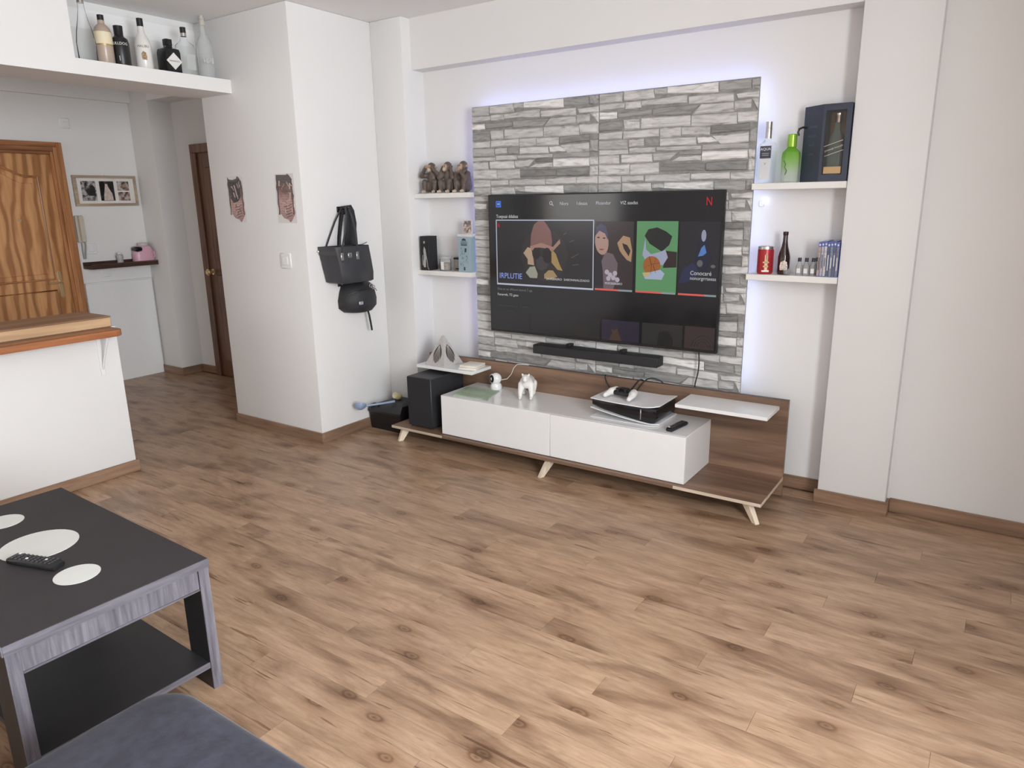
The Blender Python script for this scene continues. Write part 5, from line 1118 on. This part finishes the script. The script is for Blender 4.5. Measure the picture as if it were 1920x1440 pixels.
# ================================================================ COFFEE TABLE
TH = .45
t = thing('coffee_table', (.197, -2.912, 0), 'dark rectangular coffee table with grey edges and lower shelf', 'table')
t.rotation_euler = (0, 0, math.radians(-1.7))
TOPM = plain('anthracite_laminate', (.034, .030, .033, 1), .58, var=.08, vscale=5); DARKL = plain('black_laminate', (.014, .013, .014, 1), .5, var=.2)
def grey_grain(name, axis):
    return wood(name, hexc(122, 120, 129), hexc(80, 78, 87), axis, 2.4, .5, contrast=(.3, .7))
GX, GZ, GY = grey_grain('grey_edge_vertical', 'z'), grey_grain('grey_apron', 'z'), grey_grain('grey_edge_long', 'y')
ox, oy = .197, -2.912
def tb(name, mat, x0, x1, y0, y1, z0, z1, par=None, b=.001): return MB().box(ox+x0, ox+x1, oy+y0, oy+y1, z0, z1, b).build(name, mat, par or t)
tp = tb('table_top', TOPM, -.505, .505, -.278, .278, TH-.028, TH)
tb('edge_band', GY, .505, .508, -.278, .278, TH-.028, TH-.0005, tp, 0); tb('edge_band', grey_grain('grey_edge_x', 'x'), -.505, .505, -.281, -.278, TH-.028, TH-.0005, tp, 0)
tb('apron', GZ, .478, .500, -.243, .243, TH-.092, TH-.0285); tb('apron_trim', GY, .4785, .5025, -.243, .243, TH-.098, TH-.092); tb('apron', GZ, -.500, -.478, -.243, .243, TH-.092, TH-.0285)
for sx in (-1, 1):
    for sy in (-1, 1):
        x0, x1 = sorted((sx*.388, sx*.500)); y0, y1 = sorted((sy*.244, sy*.276))
        lg = tb('leg', DARKL, x0, x1, y0, y1, 0, TH-.0285)
        e0, e1 = sorted((sx*.500, sx*.504)); tb('edge_band', GX, e0, e1, y0, y1, 0, TH-.0285, lg, .0)
sh = tb('lower_shelf', plain('shelf_black', (.022, .021, .023, 1), .42, var=.1), -.497, .497, -.2435, .2435, .078, .098)
tb('edge_band', GY, .497, .500, -.2435, .2435, .078, .098, sh, 0)
WHT = plain('white_inlay', (.74, .75, .72, 1), .3, var=.02)
for (cx, cy, r) in ((.165, -2.895, .112), (.472, -2.913, .062), (-.135, -2.892, .062)):
    MB().lathe(cx, cy, [(r, TH+.0002), (r, TH+.0012), (0, TH+.0012)], 40).build('white_disc', WHT, t, smooth=20)
t2 = remote('remote_control', Matrix.Translation((.302, -2.962, TH+.0016)) @ Matrix.Rotation(math.radians(-72), 4, 'Z'), .185, .048, .019, 'long black remote lying across the white disc of the coffee table', 10, 4)

# ================================================================ SOFA END
t = thing('sofa_chaise', (1.62, -3.75, 0), 'blue grey velvet sofa end in the bottom left corner', 'sofa')
def velvet():
    m, tt, p = new_mat('blue_grey_velvet')
    v = coords(tt); n = noise(tt, v, 5, 5, .6, 1.0); f = noise(tt, v, 30, 4, .6)
    c = mixc(tt, ramp(tt, n, [(.3, (.019, .019, .032, 1)), (.7, (.038, .039, .060, 1))]), ramp(tt, f, [(.32, (.72, .72, .72, 1)), (.68, (1.25, 1.25, 1.25, 1))]), 1.0, 'MULTIPLY')
    tt.links.new(c, p.inputs['Base Color']); p.inputs['Roughness'].default_value = .85; p.inputs['Sheen Weight'].default_value = .12; p.inputs['Sheen Roughness'].default_value = .4
    bump(tt, p, f, .3, .004); return m
VEL = velvet()
def pillow(x0, x1, y0, y1, z0, z1, name, rc=.10, crown=.025):
    N = 20; bm = bmesh.new(); V = {}
    cx, cy = (x0+x1)/2, (y0+y1)/2; hx, hy = (x1-x0)/2, (y1-y0)/2
    rings = []
    def outline(ins, z):
        pts = []
        for qx, qy, a0 in ((1, 1, 0), (-1, 1, 90), (-1, -1, 180), (1, -1, 270)):
            r = max(.01, rc-ins*.5)
            for k in range(7):
                a = math.radians(a0+15*k); pts.append((cx+qx*(hx-ins-r)+r*math.cos(a), cy+qy*(hy-ins-r)+r*math.sin(a), z))
        return pts
    rd = .045; L = [outline(.02, z0), outline(0, z0+.02), outline(0, z1-rd)]
    for k in range(1, 6): a = math.radians(18*k); L.append(outline(rd*(1-math.cos(a)), z1-rd+rd*math.sin(a)))
    for ins, dz in ((.09, .006), (.16, crown*.6), (.26, crown*.9), (.40, crown)): L.append(outline(min(ins, min(hx, hy)*.9), z1+dz))
    return MB().loft(L).build(name, VEL, t, smooth=70)
pillow(1.095, 2.15, -4.60, -3.000, .255, .412, 'seat_cushion', .10, .018)
pillow(1.12, 2.13, -4.59, -3.035, .06, .254, 'base', .08, .0)
for a in (1.19, 2.05):
    for b_ in (-4.5, -3.12): MB().lathe(a, b_, [(.018, 0), (.025, .06), (0, .06)], 12).build('foot', BLACK, t)
